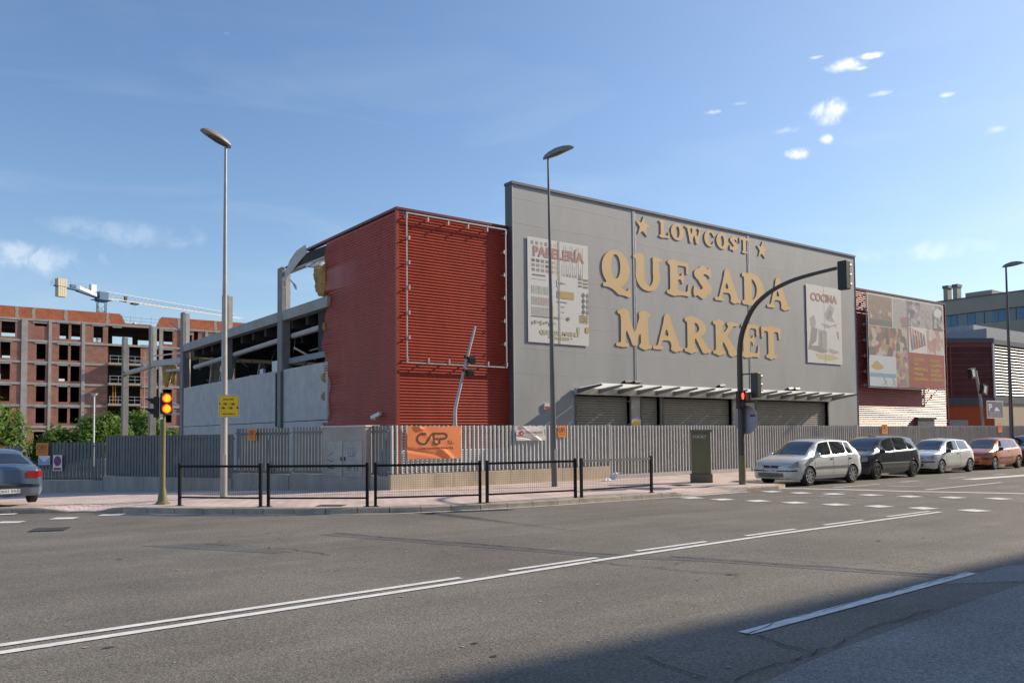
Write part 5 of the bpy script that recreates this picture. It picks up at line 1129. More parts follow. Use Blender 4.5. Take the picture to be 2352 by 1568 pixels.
# ---------------------------------------------------------------- railings along the kerb
M_RAIL = mat('black_rail_paint', (.010, .010, .010), .5, var=.15, spec=.2)
M_MESH = mat('rusty_mesh_wire', (.10, .075, .055), .7, var=.4, vscale=12)
def railing(a, b, label, h0=1.02, grey=False):
    a, b = Vector((*a, 0)), Vector((*b, 0)); d = b-a; L = d.length; d.normalize(); z0 = side_z(a.x, a.y)
    f = thing('pedestrian_railing', label, 'railing', (a.x, a.y, z0), math.atan2(d.y, d.x), 'black pedestrian railings on the corner')
    for p in (a, b):
        t = MB(); zz = side_z(p.x, p.y); t.obox(p+Vector((0, 0, zz+h0/2)), d*.032, Vector((-d.y, d.x, 0))*.032, (0, 0, h0/2)); t.obox(p+Vector((0, 0, zz+.006)), d*.08, Vector((-d.y, d.x, 0))*.06, (0, 0, .006)); t.build('post', M_RAIL, f, bevel=.004)
    for z, hh in ((z0+.945, .028), (z0+.20, .020)):
        t = MB(); t.obox((a+b)/2+Vector((0, 0, z)), d*(L/2-.032), Vector((-d.y, d.x, 0))*.022, (0, 0, hh)); t.build('rail', M_RAIL if not (grey and z > .5) else mat('bare_steel_rail', (.16, .16, .16), .5), f)
    t = MB(); n = int(L/.055)
    for i in range(1, n): t.obox(a+d*(L*i/n)+Vector((0, 0, z0+.565)), d*.0016, Vector((-d.y, d.x, 0))*.0016, (0, 0, .36))
    for j in range(1, 13): t.obox((a+b)/2+Vector((0, 0, z0+.22+j*.0555)), d*L/2*.98, Vector((-d.y, d.x, 0))*.0016, (0, 0, .0016))
    t.build('wire_mesh', M_MESH, f)
railing((5.50, 20.95), (6.88, 19.25), 'black mesh railing panel nearest the olive signal post, first from the left')
railing((7.02, 19.12), (8.78, 17.53), 'black mesh railing panel in front of the shaded low wall, second from the left')
railing((8.95, 17.45), (11.27, 16.54), 'black mesh railing panel in front of the orange banner')
railing((11.45, 16.50), (13.98, 16.18), 'black mesh railing panel crossed by the middle lamp post')
railing((14.15, 16.14), (16.82, 16.25), 'black mesh railing panel nearest the crossing, its top rail bare grey', grey=True)
# litter by the gate
t = MB(); rnd = random.Random(2)
t.grid([[(19.75+.11*i+rnd.uniform(-.03, .03), 21.25+.07*j+rnd.uniform(-.03, .03), .14+.10*rnd.random()*(0 < i < 6)*(0 < j < 4)+.04*i*(i > 4)) for i in range(8)] for j in range(6)])
tag(t.build('crumpled_sheet', M_WHITE), 'crumpled pale sheet lying on the pavement by the end of the low wall', 'litter')

# ================================================================ cars
M_TYREM = mat('tyre_rubber', (.022, .022, .023), .85, var=.15)
M_HUB = mat('wheel_silver', (.42, .42, .43), .32, .7, var=.08)
M_HUBD = mat('wheel_dark', (.06, .06, .065), .35, .5)
M_TRIM = mat('car_trim_black', (.025, .025, .027), .55)
M_UNDER = mat('car_underbody', (.012, .012, .012), .9)
def glass_mat(name, c):
    m = bpy.data.materials.new(name); m.use_nodes = True; b = m.node_tree.nodes['Principled BSDF']; b.inputs['Base Color'].default_value = (*c, 1); b.inputs['Roughness'].default_value = .03; b.inputs['Specular IOR Level'].default_value = 1.0; b.inputs['Coat Weight'].default_value = .6; b.inputs['Coat Roughness'].default_value = .02; MATS[name] = m; return m
M_CGL = glass_mat('car_glass', (.018, .024, .028))
M_HEADL = mat('headlamp_glass', (.42, .43, .44), .08, .25, var=.25, vscale=25, spec=1.0, coat=.8)
M_TAILL = mat('tail_lamp_red', (.30, .012, .012), .15, var=.15, coat=.5)
M_PLATE = mat('number_plate_white', (.70, .70, .68), .5)
def paint(name, c, metal=.35, rough=.32, dust=.12):
    m = mat(name, c, rough, metal, var=.06, vscale=1.5, spec=.5, coat=.7); return m
def interp(tab, x):
    xs_, ys_ = zip(*tab); return float(np.interp(x, xs_, ys_))
def smooth_tab(tab, k=6):
    P = cr(tab, k); out = []
    for p in P:
        if not out or p[0] > out[-1][0]+1e-4: out.append(p)
    return out
def car(label, loc, rz, L, Wd, top, belt, sill, wb, fo, wr, body, wheels, glass_x, side_win, tail=False, plate='', spokes=7, opts=()):
    """hatchback or saloon: x runs forward from the rear bumper. top / belt: height tables, glass_x: (windscreen base, windscreen top, rear top, rear base)"""
    f = thing('parked_car', label, 'car', loc, rz)
    top = smooth_tab(top, 5); H = Wd/2
    xf, xr_ = fo+wb, fo        # axle positions measured from the rear: rear axle at fo, front at fo+wb
    def plan(x):   # half width at bumper level
        a = max(0, (x-(L-.75))/.75); b = max(0, (.55-x)/.55); return H*(1-.30*a**2.6)*(1-.20*b**2.8)
    def topz(x): return interp(top, x)
    def bz(x): return min(interp(belt, x), topz(x)-.02)
    gw0, gw1, gr1, gr0 = glass_x
    def roofw(x): return H*.70
    def section(x, n=(5, 6, 6)):
        w, T, B = plan(x), topz(x), bz(x); z0 = sill
        lift = max(0, (x-(L-.35))/.35)*.04+max(0, (.3-x)/.3)*.08
        P = [(w*.90, z0+lift), (w*.965, z0+.08+lift), (w, z0+.22), (w*1.0, lerp(z0, B, .55)), (w*.985, lerp(z0, B, .8)), (w*.95, B)]
        g = min(1, max(0, (T-B-.03)/.30))          # how much cabin there is here
        rw = lerp(w*.90, roofw(x), g); e = lerp(.018, .05, g)
        side_ = [(lerp(w*.93, rw, t), lerp(B, T-e, t**.95)) for t in (.04, .35, .7, 1)]
        topp = [(rw*k, T-e*(k**3.5)*.85+(.012 if g > .5 else .02)*(1-k*k)) for k in (.93, .8, .55, .28, 0)]
        zs_ = [p[1] for p in P]; ws_ = [p[0] for p in P]; P = [(float(np.interp(z, zs_, ws_)), z) for z in np.linspace(zs_[0], zs_[-1], 18)]
        return P+side_+topp
    NX = 110; xs_ = sorted(set([L*(.5-.5*math.cos(math.pi*i/NX)) for i in range(NX+1)]+[lerp(0, L, i/80) for i in range(81)]))
    t = MB(); rows = []
    for x in xs_:
        s_ = section(x); rows.append([(x, -y, z) for y, z in s_]+[(x, y, z) for y, z in s_[-2::-1]])
    nc = len(rows[0]); off = 0
    wr_ = wr+.055
    o = 0
    vs = [p for r_ in rows for p in r_]; fs = []
    def inarch(p): return any(math.hypot(p[0]-ax, p[2]-wr) < wr_ for ax in (xr_, xf)) and abs(p[1]) > H*.6 and p[2] < sill+.62
    vs2 = []
    for p in vs:   # pull vertices near the arch onto its circle
        q = p
        for ax in (xr_, xf):
            dx, dz = p[0]-ax, p[2]-wr; r_ = math.hypot(dx, dz)
            if abs(p[1]) > H*.6 and abs(r_-wr_) < .036 and r_ > 0: q = (ax+dx*wr_/r_, p[1], wr+dz*wr_/r_)
        vs2.append(q)
    for i in range(len(rows)-1):
        for j in range(nc-1):
            idx = (i*nc+j, (i+1)*nc+j, (i+1)*nc+j+1, i*nc+j+1); c = [sum(vs[k][m] for k in idx)/4 for m in range(3)]
            if inarch(c): continue
            fs.append(idx)
    t.add(vs2, fs)
    for row in (rows[0], rows[-1]): t.add(row, [tuple(range(len(row)))])
    shell = t.build('body', body, f, world=False, smooth=True)
    # flared rims round the wheel openings
    for ax in (xr_, xf):
        for s_ in (-1, 1):
            t = MB(); t.tube([(ax+(wr_+.005)*math.cos(a), s_*(plan(ax)-.004), wr+(wr_+.005)*math.sin(a)) for a in [R(14+152*k/18) for k in range(19)]], .010, 6); t.build('wheel_arch', body, f, world=False, smooth=True)
    t = MB(); t.box(.4, L-.5, -H+.2, H-.2, sill+.02, sill+.32)
    for ax in (xr_, xf): t.box(ax-wr_-.02, ax+wr_+.02, -H+.22, H-.22, sill-.02, sill+.46)
    t.build('underbody', M_UNDER, f, world=False)
    # glass laid 4 mm proud of the shell
    def spt(x, u, s_, o=.006):   # u 0 at belt .. 1 at roof edge on side s_
        w, T, B = plan(x), topz(x), bz(x); g = min(1, max(0, (T-B-.03)/.30)); rw = lerp(w*.90, roofw(x), g); e = lerp(.018, .05, g)
        return (x, s_*(lerp(w*.93, rw, u)+o), lerp(B, T-e, u**.95)+.001)
    for s_ in (1, -1):
        for (xb0, xb1, xt0, xt1) in side_win:     # bottom rear, bottom front, top rear, top front
            t = MB(); n, m = 8, 5; rws = []
            for j in range(m+1):
                u = lerp(.07, .93, j/m); a, b = lerp(xb0, xt0, j/m), lerp(xb1, xt1, j/m); rws.append([spt(lerp(a, b, i/n), u, s_) for i in range(n+1)])
            t.grid(rws if s_ < 0 else rws[::-1]); w_ = t.build('side_window', M_CGL, f, world=False, smooth=True)
    def tpt(x, k, o=.006):
        w, T, B = plan(x), topz(x), bz(x); g = min(1, max(0, (T-B-.03)/.30)); rw = lerp(w*.90, roofw(x), g); e = lerp(.018, .05, g)
        return (x+(o if x > L*.5 else -o), rw*k, T-e*(abs(k)**3.5)*.85+(.012 if g > .5 else .02)*(1-k*k)+o)
    for nm, a, b in (('windscreen', gw0-.05, gw1+.03), ('rear_window', gr1-.03, gr0+.03)):
        t = MB(); t.grid([[tpt(lerp(a, b, i/10), lerp(-.88, .88, j/12)) for j in range(13)] for i in range(11)]); t.build(nm, M_CGL, f, world=False, smooth=True)
        if nm == 'windscreen':
            t = MB()
            for y0 in (-.45, .1): t.beam(tpt(gw0-.04, y0, .02), tpt(gw0-.10, y0+.52, .03), .015, .012)
            t.build('wiper', M_TRIM, f, world=False)
    # wheels
    for ax in (xr_, xf):
        for s_ in (-1, 1):
            y0 = s_*(plan(ax)-.20); y1 = s_*(plan(ax)-.012)
            t = MB(); t.tube([(ax, lerp(y0, y1, k), wr) for k in (0, .04, .1, .9, .97, 1)], [wr*.9, wr*.98, wr, wr, wr*.97, wr*.86], 28); w_ = t.build('wheel', M_TYREM, f, world=False, smooth=True)
            t = MB(); ri = wr*.66; yy = y1+s_*.004; t.disc((ax, y1-s_*.02, wr), (0, s_, 0), ri, .012, 24, 1)
            t.tube([(ax+ri*math.cos(a), yy, wr+ri*math.sin(a)) for a in [2*math.pi*k/24 for k in range(25)]], .014, 5); t.disc((ax, yy-s_*.012, wr), (0, s_, 0), ri*.2, .02, 12)
            for k in range(spokes):
                a = 2*math.pi*k/spokes+.2; dv = Vector((math.cos(a), 0, math.sin(a))); t.obox(Vector((ax, yy, wr))+dv*ri*.56, dv*ri*.42, Vector((-dv.z, 0, dv.x))*ri*(.13 if spokes < 9 else .08), (0, s_*.006, 0))
            t.build('rim', [wheels, M_UNDER], w_, world=False)
    # door seams, handles, sill and rubbing strip
    dz0, hg = sill+.10, interp(belt, L*.5)
    t = MB()
    def sidept(x, z, s_, o=.003):
        S_ = section(x)[:18]; zs_ = [p[1] for p in S_]; return (x, s_*(float(np.interp(z, zs_, [p[0] for p in S_]))+o), z)
    seams = [side_win[-1][1]-.02, (side_win[0][1]+side_win[1][0])/2 if len(side_win) > 1 else side_win[0][0]]
    if len(side_win) > 2: seams.append((side_win[1][1]+side_win[2][0])/2)
    for s_ in (-1, 1):
        t = MB()
        for x in seams: t.ribbon([sidept(x+.02*math.sin(k*.5), lerp(dz0, hg-.02, k/8), s_) for k in range(9)], .012, 0, (0, s_, 0))
        if len(seams) > 1: t.ribbon([sidept(lerp(min(seams)-.006, max(seams)+.006, k/6), dz0, s_) for k in range(7)], .012, 0, (0, s_, 0))
        t.build('door_seam', M_TRIM, f, world=False)
    for s_ in (-1, 1):
        for x in (seams[0]-1.0 if len(seams) > 1 and len(side_win) < 3 else seams[-1]-.98, ) if len(side_win) < 3 else ((seams[0]-.98), seams[1]-.75 if len(seams) > 1 else 1): 
            t = MB(); p = sidept(max(.9, x), hg-.09, s_, .012); t.obox(p, (.075, 0, 0), (0, .012, 0), (0, 0, .014)); t.build('door_handle', M_TRIM if 'dark_handles' in opts else body, f, world=False)
        t = MB(); t.obox(sidept(gw0-.42 if False else seams[0]+.02-.06, hg+.04, s_, .10), (.05, .0, 0), (0, .09, 0), (0, 0, .065)); t.obox(sidept(seams[0]-.04, hg-.02, s_, .04), (.03, 0, 0), (0, .05, 0), (0, 0, .03)); t.build('wing_mirror', body if 'body_mirror' in opts else M_TRIM, f, world=False, smooth=True, bevel=.02)
        if 'strip' in opts:
            for a, b in ((min(seams)+.05, seams[1]-.04), (seams[1]+.04, max(seams)-.06)):
                t = MB(); m_ = 6; t.grid([[sidept(lerp(a, b, i/m_), z, s_, .014+.004*(z != hg-.36)) for i in range(m_+1)] for z in (hg-.40, hg-.385, hg-.345, hg-.33)]); t.build('rubbing_strip', mat('grey_strip', (.14, .14, .15), .5), f, world=False)
        if 'chrome_strip' in opts:
            t = MB(); t.ribbon([sidept(lerp(min(seams), max(seams), i/6), hg-.40, s_, .012) for i in range(7)], .02, 0, (0, s_, 0)); t.build('rubbing_strip', M_GALV, f, world=False)
    # front: grille, lower intake, lamps, plate
    def wrap(u, z, o=.0):   # u -1..1 round the nose from one flank to the other
        a = abs(u); sg = 1 if u > 0 else -1; w0 = plan(L)*.96
        if a < .6: y = w0*a/.6; return (L+o-.05*(y/w0)**2, sg*y, z)
        q = (a-.6)/.4; x = L-.05-.42*q; return (x+o*(1-q), sg*(plan(x)*(.985)+.004+o*.45*min(1, 6*q)*(1-q*.8)), z)
    def fpt(y, z, o=.0):   # point on the nose: the bonnet front is a plane at x = L rounded back towards the sides
        k = abs(y)/(plan(L)*.98); return (L-.0+o-.05*k*k, y, z)
    zh = topz(L-.12); hb = opts[0] if opts and isinstance(opts[0], dict) else {}
    gz = hb.get('grille', (.56, .66, .34))
    fw2 = plan(L)
    t = MB(); t.grid([[wrap(lerp(-1, 1, i/24), z, o) for i in range(25)] for z, o in ((sill+.02, -.03), (sill+.08, .035), (sill+.26, .055), (sill+.36, .045), (sill+.40, -.01))]); t.build('front_bumper', body, f, world=False, smooth=True)
    t = MB(); t.grid([[fpt(lerp(-gz[2], gz[2], i/6), z, .012) for i in range(7)] for z in (gz[0], gz[1])])
    g_ = t.build('grille', hb.get('gm', M_TRIM), f, world=False)
    t = MB()
    for k in range(3): t.grid([[wrap(lerp(-.5, .5, i/8), z, .064) for i in range(9)] for z in (sill+.10+k*.045, sill+.13+k*.045)])
    t.build('air_intake', M_TRIM, f, world=False)
    if hb.get('strip', True):
        for s_ in (-1, 1): t = MB(); t.grid([[wrap(s_*lerp(.30, .86, i/9), z, .066) for i in range(10)][::s_] for z in (sill+.275, sill+.315)]); t.build('bumper_strip', M_TRIM, f, world=False)
    lz = hb.get('lamp', (.60, .72, .30, .80, .30))
    for s_ in (-1, 1):     # headlamp wraps from the nose onto the wing
        t = MB(); rws = []
        for j in range(5):
            z = lerp(lz[0], lz[1], j/4); rw = []
            for i in range(11):
                u = i/10; 
                if u < .6: y = lerp(lz[2], fw2*.97, u/.6); rw.append((L+.016-.05*(y/fw2)**2-.10*(j/4)*1, s_*y, z+.02*u))
                else: q = (u-.6)/.4; x = L-.03-lz[4]*q; rw.append((x-.10*(j/4)*(1-q), s_*(plan(x)*.985+.012), z+.02*u+.03*q*(1 if j else .6)))
            rws.append(rw)
        t.grid(rws if s_ > 0 else [r_[::-1] for r_ in rws]); t.build('headlight', M_HEADL, f, world=False, smooth=True)
    if plate:
        t = MB(); t.box(L+.058, L+.068, -.26, .26, sill+.245, sill+.355); t.box(L+.068, L+.070, -.26, -.22, sill+.245, sill+.355, 1); t.text(plate, (L+.0695, -.20, sill+.265), (0, 1, 0), (0, 0, 1), .1, .001, width=.43, mi=2); t.build('number_plate', [M_PLATE, I_B, I_BK], f, world=False)
    if hb.get('badge', True):
        t = MB(); t.disc((L+.013, 0, (gz[0]+gz[1])/2), (1, 0, 0), .05, .012, 16); t.disc((L+.026, 0, (gz[0]+gz[1])/2), (1, 0, 0), .035, .003, 16, 1); t.build('badge', [M_HUB, hb.get('bm', I_B)], f, world=False)
    # rear lamps and rear plate
    rl = hb.get('rear', (.62, .82, .40))
    for s_ in (-1, 1):
        t = MB(); rws = []
        for j in range(4):
            z = lerp(rl[0], rl[1], j/3); rws.append([(-.014+.02*(j/3)*0+.0, s_*lerp(rl[2], plan(0)*.97, i/4), z) for i in range(5)]+[(lerp(0, .26, q), s_*(plan(lerp(0, .26, q))*.985+.012), z+.02*q) for q in (.2, .6, 1)])
        t.grid([r_[::-1] for r_ in rws] if s_ > 0 else rws); t.build('tail_light', M_TAILL, f, world=False, smooth=True)
    t = MB(); fwr = plan(0); t.grid([[(-.06+.05*(abs(y)/fwr)**2+o, y, z) for y in [lerp(fwr*.99, -fwr*.99, i/12) for i in range(13)]] for z, o in ((sill+.02, .05), (sill+.08, -.02), (sill+.30, -.05), (sill+.34, .03))]); t.build('rear_bumper', body, f, world=False, smooth=True)
    t = MB(); t.grid([[(-.118+.05*(abs(y)/fwr)**2+o, y, z) for y in [lerp(fwr*.99, -fwr*.99, i/12) for i in range(13)]] for z, o in ((sill+.24, 0.0), (sill+.29, -.01), (sill+.325, .03))]); t.build('rear_strip', M_TRIM, f, world=False)
    rp = hb.get('rplate')
    if rp: t = MB(); t.box(-.125, -.115, -.26, .26, sill+.10, sill+.21); t.box(-.127, -.125, .22, .26, sill+.10, sill+.21, 1); t.text(rp, (-.1255, .20, sill+.12), (0, -1, 0), (0, 0, 1), .1, .001, width=.42, mi=2); t.build('number_plate', [M_PLATE, I_B, I_BK], f, world=False)
    if 'rack' in opts:
        rk = None
        for x in (gr1+.75, gr1+1.45):
            zr_ = topz(x); t = MB(); w2 = roofw(x)*.98; t.tube([(x, -w2, zr_-.03), (x, -w2+.03, zr_+.07), (x, -w2+.14, zr_+.085), (x, w2-.14, zr_+.085), (x, w2-.03, zr_+.07), (x, w2, zr_-.03)], .018, 8); t.build('roof_bar', M_HUB, f, world=False, smooth=True)
    if 'aerial' in opts: t = MB(); t.tube([(gw1-.25, 0, topz(gw1-.25)), (gw1-.42, 0, topz(gw1-.25)+.14)], [.012, .004], 5); t.build('aerial', M_TRIM, f, world=False)
    return f
P_SIL = paint('silver_paint', (.60, .61, .60), .25, .33); P_DARK = paint('charcoal_paint', (.030, .033, .040), .3, .22); P_SIL2 = paint('pale_silver_paint', (.68, .69, .69), .3, .3)
P_COP = paint('copper_paint', (.52, .13, .05), .35, .32); P_BLU = paint('steel_blue_paint', (.11, .16, .235), .35, .3); P_NAVY = paint('navy_paint', (.03, .028, .05), .3, .3)
# nose at world -x: rotate 180 degrees, so local x forward points to -x and the rear bumper is at larger x
def park(label, xfront, yside, L, Wd, rot=0., **k):
    """xfront: front axle world x, yside: world y of the near flank"""
    fo = k['fo']; xr = xfront+fo+k['wb']; y = yside+Wd/2
    return car(label, (xr, y, .004), math.pi+rot, L, Wd, **k)
stilo_top = [(0, .62), (.04, .98), (.22, 1.16), (.62, 1.45), (1.0, 1.50), (1.7, 1.525), (2.2, 1.50), (2.55, 1.42), (3.15, 1.06), (3.35, .97), (3.8, .86), (4.08, .74), (4.18, .64)]
park('silver five-door hatchback with roof bars parked nearest the curved mast', 24.12, 16.14, 4.2, 1.74, top=stilo_top, belt=[(0, .92), (.6, 1.0), (2.6, .94), (3.2, .90), (4.2, .8)], sill=.21, wb=2.52, fo=.78, wr=.31, body=P_SIL, wheels=M_HUB,
     glass_x=(3.28, 2.50, .50, .12), side_win=[(.60, .98, .72, .98), (1.06, 1.88, 1.04, 1.84), (1.96, 3.0, 1.92, 2.45)], plate='6822 CNY', spokes=8, opts=({'grille': (.575, .675, .34), 'gm': mat('navy_grille', (.012, .016, .05), .4), 'lamp': (.60, .74, .37, .8, .32)}, 'strip', 'rack', 'body_mirror', 'dark_handles'))
cmax_top = [(0, .62), (.04, 1.0), (.2, 1.25), (.5, 1.52), (.9, 1.58), (1.7, 1.60), (2.3, 1.57), (2.75, 1.45), (3.35, 1.10), (3.55, 1.02), (4.0, .90), (4.25, .78), (4.33, .66)]
park('dark charcoal family car with dark wheels parked behind the silver hatchback', 29.05, 16.62, 4.35, 1.80, top=cmax_top, belt=[(0, .98), (.6, 1.05), (2.7, .98), (3.4, .94), (4.3, .84)], sill=.21, wb=2.60, fo=.82, wr=.32, body=P_DARK, wheels=M_HUBD,
     glass_x=(3.46, 2.70, .42, .12), side_win=[(.55, 1.05, .62, 1.02), (1.15, 1.98, 1.12, 1.95), (2.08, 3.2, 2.04, 2.66)], plate='', spokes=5, opts=({'lamp': (.64, .80, .42, .8, .34), 'strip': False, 'badge': False}, 'chrome_strip', 'aerial'))
ibiza_top = [(0, .60), (.04, .92), (.2, 1.12), (.52, 1.37), (.9, 1.42), (1.5, 1.44), (2.0, 1.41), (2.3, 1.33), (2.85, 1.02), (3.05, .94), (3.5, .85), (3.8, .74), (3.88, .62)]
park('pale silver three-door hatchback parked between the charcoal and the copper car', 34.75, 17.05, 3.9, 1.66, top=ibiza_top, belt=[(0, .88), (.6, .94), (2.3, .89), (2.9, .86), (3.9, .76)], sill=.21, wb=2.45, fo=.65, wr=.29, body=P_SIL2, wheels=M_HUB,
     glass_x=(2.98, 2.25, .42, .12), side_win=[(.62, 1.45, .72, 1.42), (1.55, 2.7, 1.52, 2.2)], plate='', spokes=6, opts=({'grille': (.53, .66, .45), 'lamp': (.53, .68, .42, .8, .22), 'badge': False}, 'dark_handles'))
p206_top = [(0, .60), (.04, .92), (.2, 1.12), (.5, 1.37), (.9, 1.42), (1.5, 1.43), (2.0, 1.40), (2.25, 1.33), (2.9, .98), (3.1, .92), (3.5, .82), (3.75, .72), (3.82, .60)]
park('copper red hatchback with a black front bumper parked by the right-hand lamp', 39.95, 17.22, 3.84, 1.65, top=p206_top, belt=[(0, .88), (.6, .94), (2.3, .88), (2.9, .85), (3.8, .74)], sill=.21, wb=2.44, fo=.65, wr=.29, body=P_COP, wheels=M_HUB,
     glass_x=(3.0, 2.22, .42, .12), side_win=[(.6, 1.30, .72, 1.28), (1.38, 2.66, 1.36, 2.16)], plate='', spokes=9, opts=({'grille': (.46, .56, .5), 'lamp': (.58, .70, .38, .8, .42), 'badge': False}, 'strip', 'aerial'))
park('dark purple car cut off by the right edge of the picture', 45.4, 17.5, 4.2, 1.74, top=stilo_top, belt=[(0, .92), (.6, 1.0), (2.6, .94), (3.2, .90), (4.2, .8)], sill=.21, wb=2.52, fo=.78, wr=.31, body=P_NAVY, wheels=M_HUB,
     glass_x=(3.28, 2.50, .50, .12), side_win=[(.60, .98, .72, .98), (1.06, 1.88, 1.04, 1.84), (1.96, 3.0, 1.92, 2.45)], plate='', spokes=7, opts=({},))
saloon_top = [(0, .60), (.04, .93), (.3, .985), (.62, 1.0), (.9, 1.12), (1.4, 1.36), (1.9, 1.42), (2.5, 1.43), (2.9, 1.38), (3.55, 1.02), (3.75, .95), (4.3, .84), (4.5, .72), (4.56, .6)]
car('steel blue saloon seen from behind, cut off by the left edge of the picture', (2.24, 24.35, .09), math.atan2(1, -.12), 4.6, 1.76, saloon_top, [(0, .86), (.9, .95), (3.5, .90), (4.6, .76)], .22, 2.70, .98, .31, P_BLU, M_HUB,
    (3.70, 2.90, 1.25, .70), [(.98, 1.9, 1.35, 1.9), (1.98, 3.4, 1.98, 2.85)], plate='', spokes=7, opts=({'rear': (.70, .86, .42), 'rplate': '0844 BRF', 'badge': False},))
# emblem on the boot of the saloon

# ================================================================ unfinished brick block and crane at the left
M_BRK = brick_mat('brown_brick', (.40, .155, .10), (.33, .125, .085), (.34, .26, .21), .45, .15, .018)
M_BRKO = brick_mat('orange_block', (.55, .165, .075), (.47, .14, .065), (.30, .12, .07), .6, .28, .02)
M_SLAB = mat('raw_concrete', (.38, .365, .34), .92, var=.2, vscale=.8, stain=.35)
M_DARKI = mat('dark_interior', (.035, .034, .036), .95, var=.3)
KB = 1.35; YB = 135.0
def bx(x): return x*KB
def bzz(z): return 1.75+(z-1.75)*KB
bb_ = thing('unfinished_block', 'unfinished six-storey brick block with raw concrete frame behind the fence', 'building', (bx(8), YB, -1))
ROWS = [14.50, 12.28, 10.03, 7.76, 5.45, 3.2, .9]
WIN = []
def W4(x0, x1, z0, z1): WIN.append((bx(x0), bx(x1), bzz(z0), bzz(z1)))
for x0, x1, z0, z1 in [(8.42, 9.66, 12.50, 14.05), (11.42, 12.59, 13.75, 14.05), (13.75, 14.62, 12.55, 14.2), (14.87, 15.76, 12.55, 14.2), (17.05, 18.0, 12.4, 14.15), (19.15, 19.7, 12.9, 14.1)]: W4(x0, x1, z0, z1)
for zt in (11.9, 9.65, 7.4, 5.13):
    for x0, x1 in ((8.36, 9.24), (11.62, 12.47), (13.72, 14.6), (14.84, 15.72)): W4(x0, x1, zt-1.65, zt)
for x0, x1, z0, z1 in ((11.48, 12.35, .9, 2.6), (13.63, 14.6, .3, 2.85), (3, 4, 12.5, 14), (5, 6, 12.5, 14)): W4(x0, x1, z0, z1)
for zt in (11.85, 9.6, 7.35, 5.1):
    for x0, x1 in ((3, 3.9), (5, 6), (6.3, 7)): W4(x0, x1, zt-1.65, zt)
# right wing beyond the balconies
for x0, x1, z0, z1 in ((24.31, 25.35, 12.6, 14.1), (27.1, 27.5, 13.0, 13.8), (27.7, 28.2, 13.2, 14.4)): W4(x0, x1, z0, z1)
for zt in (11.9, 9.65, 7.4, 5.13):
    for x0, x1 in ((23.1, 23.8), (24.32, 25.3), (27.6, 28.4), (30, 31)): W4(x0, x1, zt-1.55, zt)
BAL = (bx(18.5), bx(21.9))
t = MB(); t.holes(bx(2), BAL[0], -3, bzz(14.5), YB, YB+.3, WIN); t.holes(BAL[1], bx(37), -3, bzz(14.5), YB, YB+.3, [w for w in WIN if w[0] > BAL[1]]+[(bx(20), bx(23.9), bzz(12.35), bzz(14.3))]); t.build('brick_wall', M_BRK, bb_)
t = MB()
for z in ROWS: t.box(bx(2), BAL[0], YB-.10, YB, bzz(z)-.30, bzz(z)); t.box(BAL[1], bx(37), YB-.10, YB, bzz(z)-.30, bzz(z))
t.box(BAL[0], BAL[1], YB-.1, YB+.3, bzz(14.5)-.3, bzz(14.5))
t.build('floor_edge', M_SLAB, bb_)
for x0, x1 in ((2.2, 2.5), (4.3, 4.6), (7.2, 7.6), (10.22, 10.78), (12.72, 13.0), (15.89, 16.22), (23.86, 24.2), (26.2, 26.5), (29.0, 29.3), (32, 32.3)):
    t = MB(); t.box(bx(x0), bx(x1), YB-.14, YB-.02, -3, bzz(14.45)); t.build('concrete_column', M_SLAB, bb_)
for (a, b, c, d) in WIN: t = MB(); t.box(a-.25, b+.25, YB-.07, YB-.005, d, d+.17); t.build('lintel', M_SLAB, bb_)
# interior floors, back wall with its own openings, partition walls
t = MB()
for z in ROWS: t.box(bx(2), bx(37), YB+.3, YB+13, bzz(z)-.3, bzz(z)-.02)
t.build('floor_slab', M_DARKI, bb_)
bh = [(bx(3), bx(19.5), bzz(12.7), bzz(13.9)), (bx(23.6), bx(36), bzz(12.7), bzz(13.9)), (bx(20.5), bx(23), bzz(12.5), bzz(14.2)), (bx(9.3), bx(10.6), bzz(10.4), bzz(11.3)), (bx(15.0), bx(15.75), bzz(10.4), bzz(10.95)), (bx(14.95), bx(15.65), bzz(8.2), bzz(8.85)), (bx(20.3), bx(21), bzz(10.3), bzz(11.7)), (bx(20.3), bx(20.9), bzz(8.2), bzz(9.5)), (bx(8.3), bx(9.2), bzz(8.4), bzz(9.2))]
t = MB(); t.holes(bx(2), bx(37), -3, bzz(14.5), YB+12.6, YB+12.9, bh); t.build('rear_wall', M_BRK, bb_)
t = MB()
for x in (10.4, 12.9, 16.1, 17.9, 24.0, 26.4): t.box(bx(x), bx(x)+.2, YB+.3, YB+12, -3, bzz(12.2))
for x in (14.7, 17.2, 19.2, 24.8): t.box(bx(x)+.3, bx(x)+.6, YB+5, YB+5.4, bzz(12.3), bzz(14.4))
t.build('partition', M_DARKI, bb_)
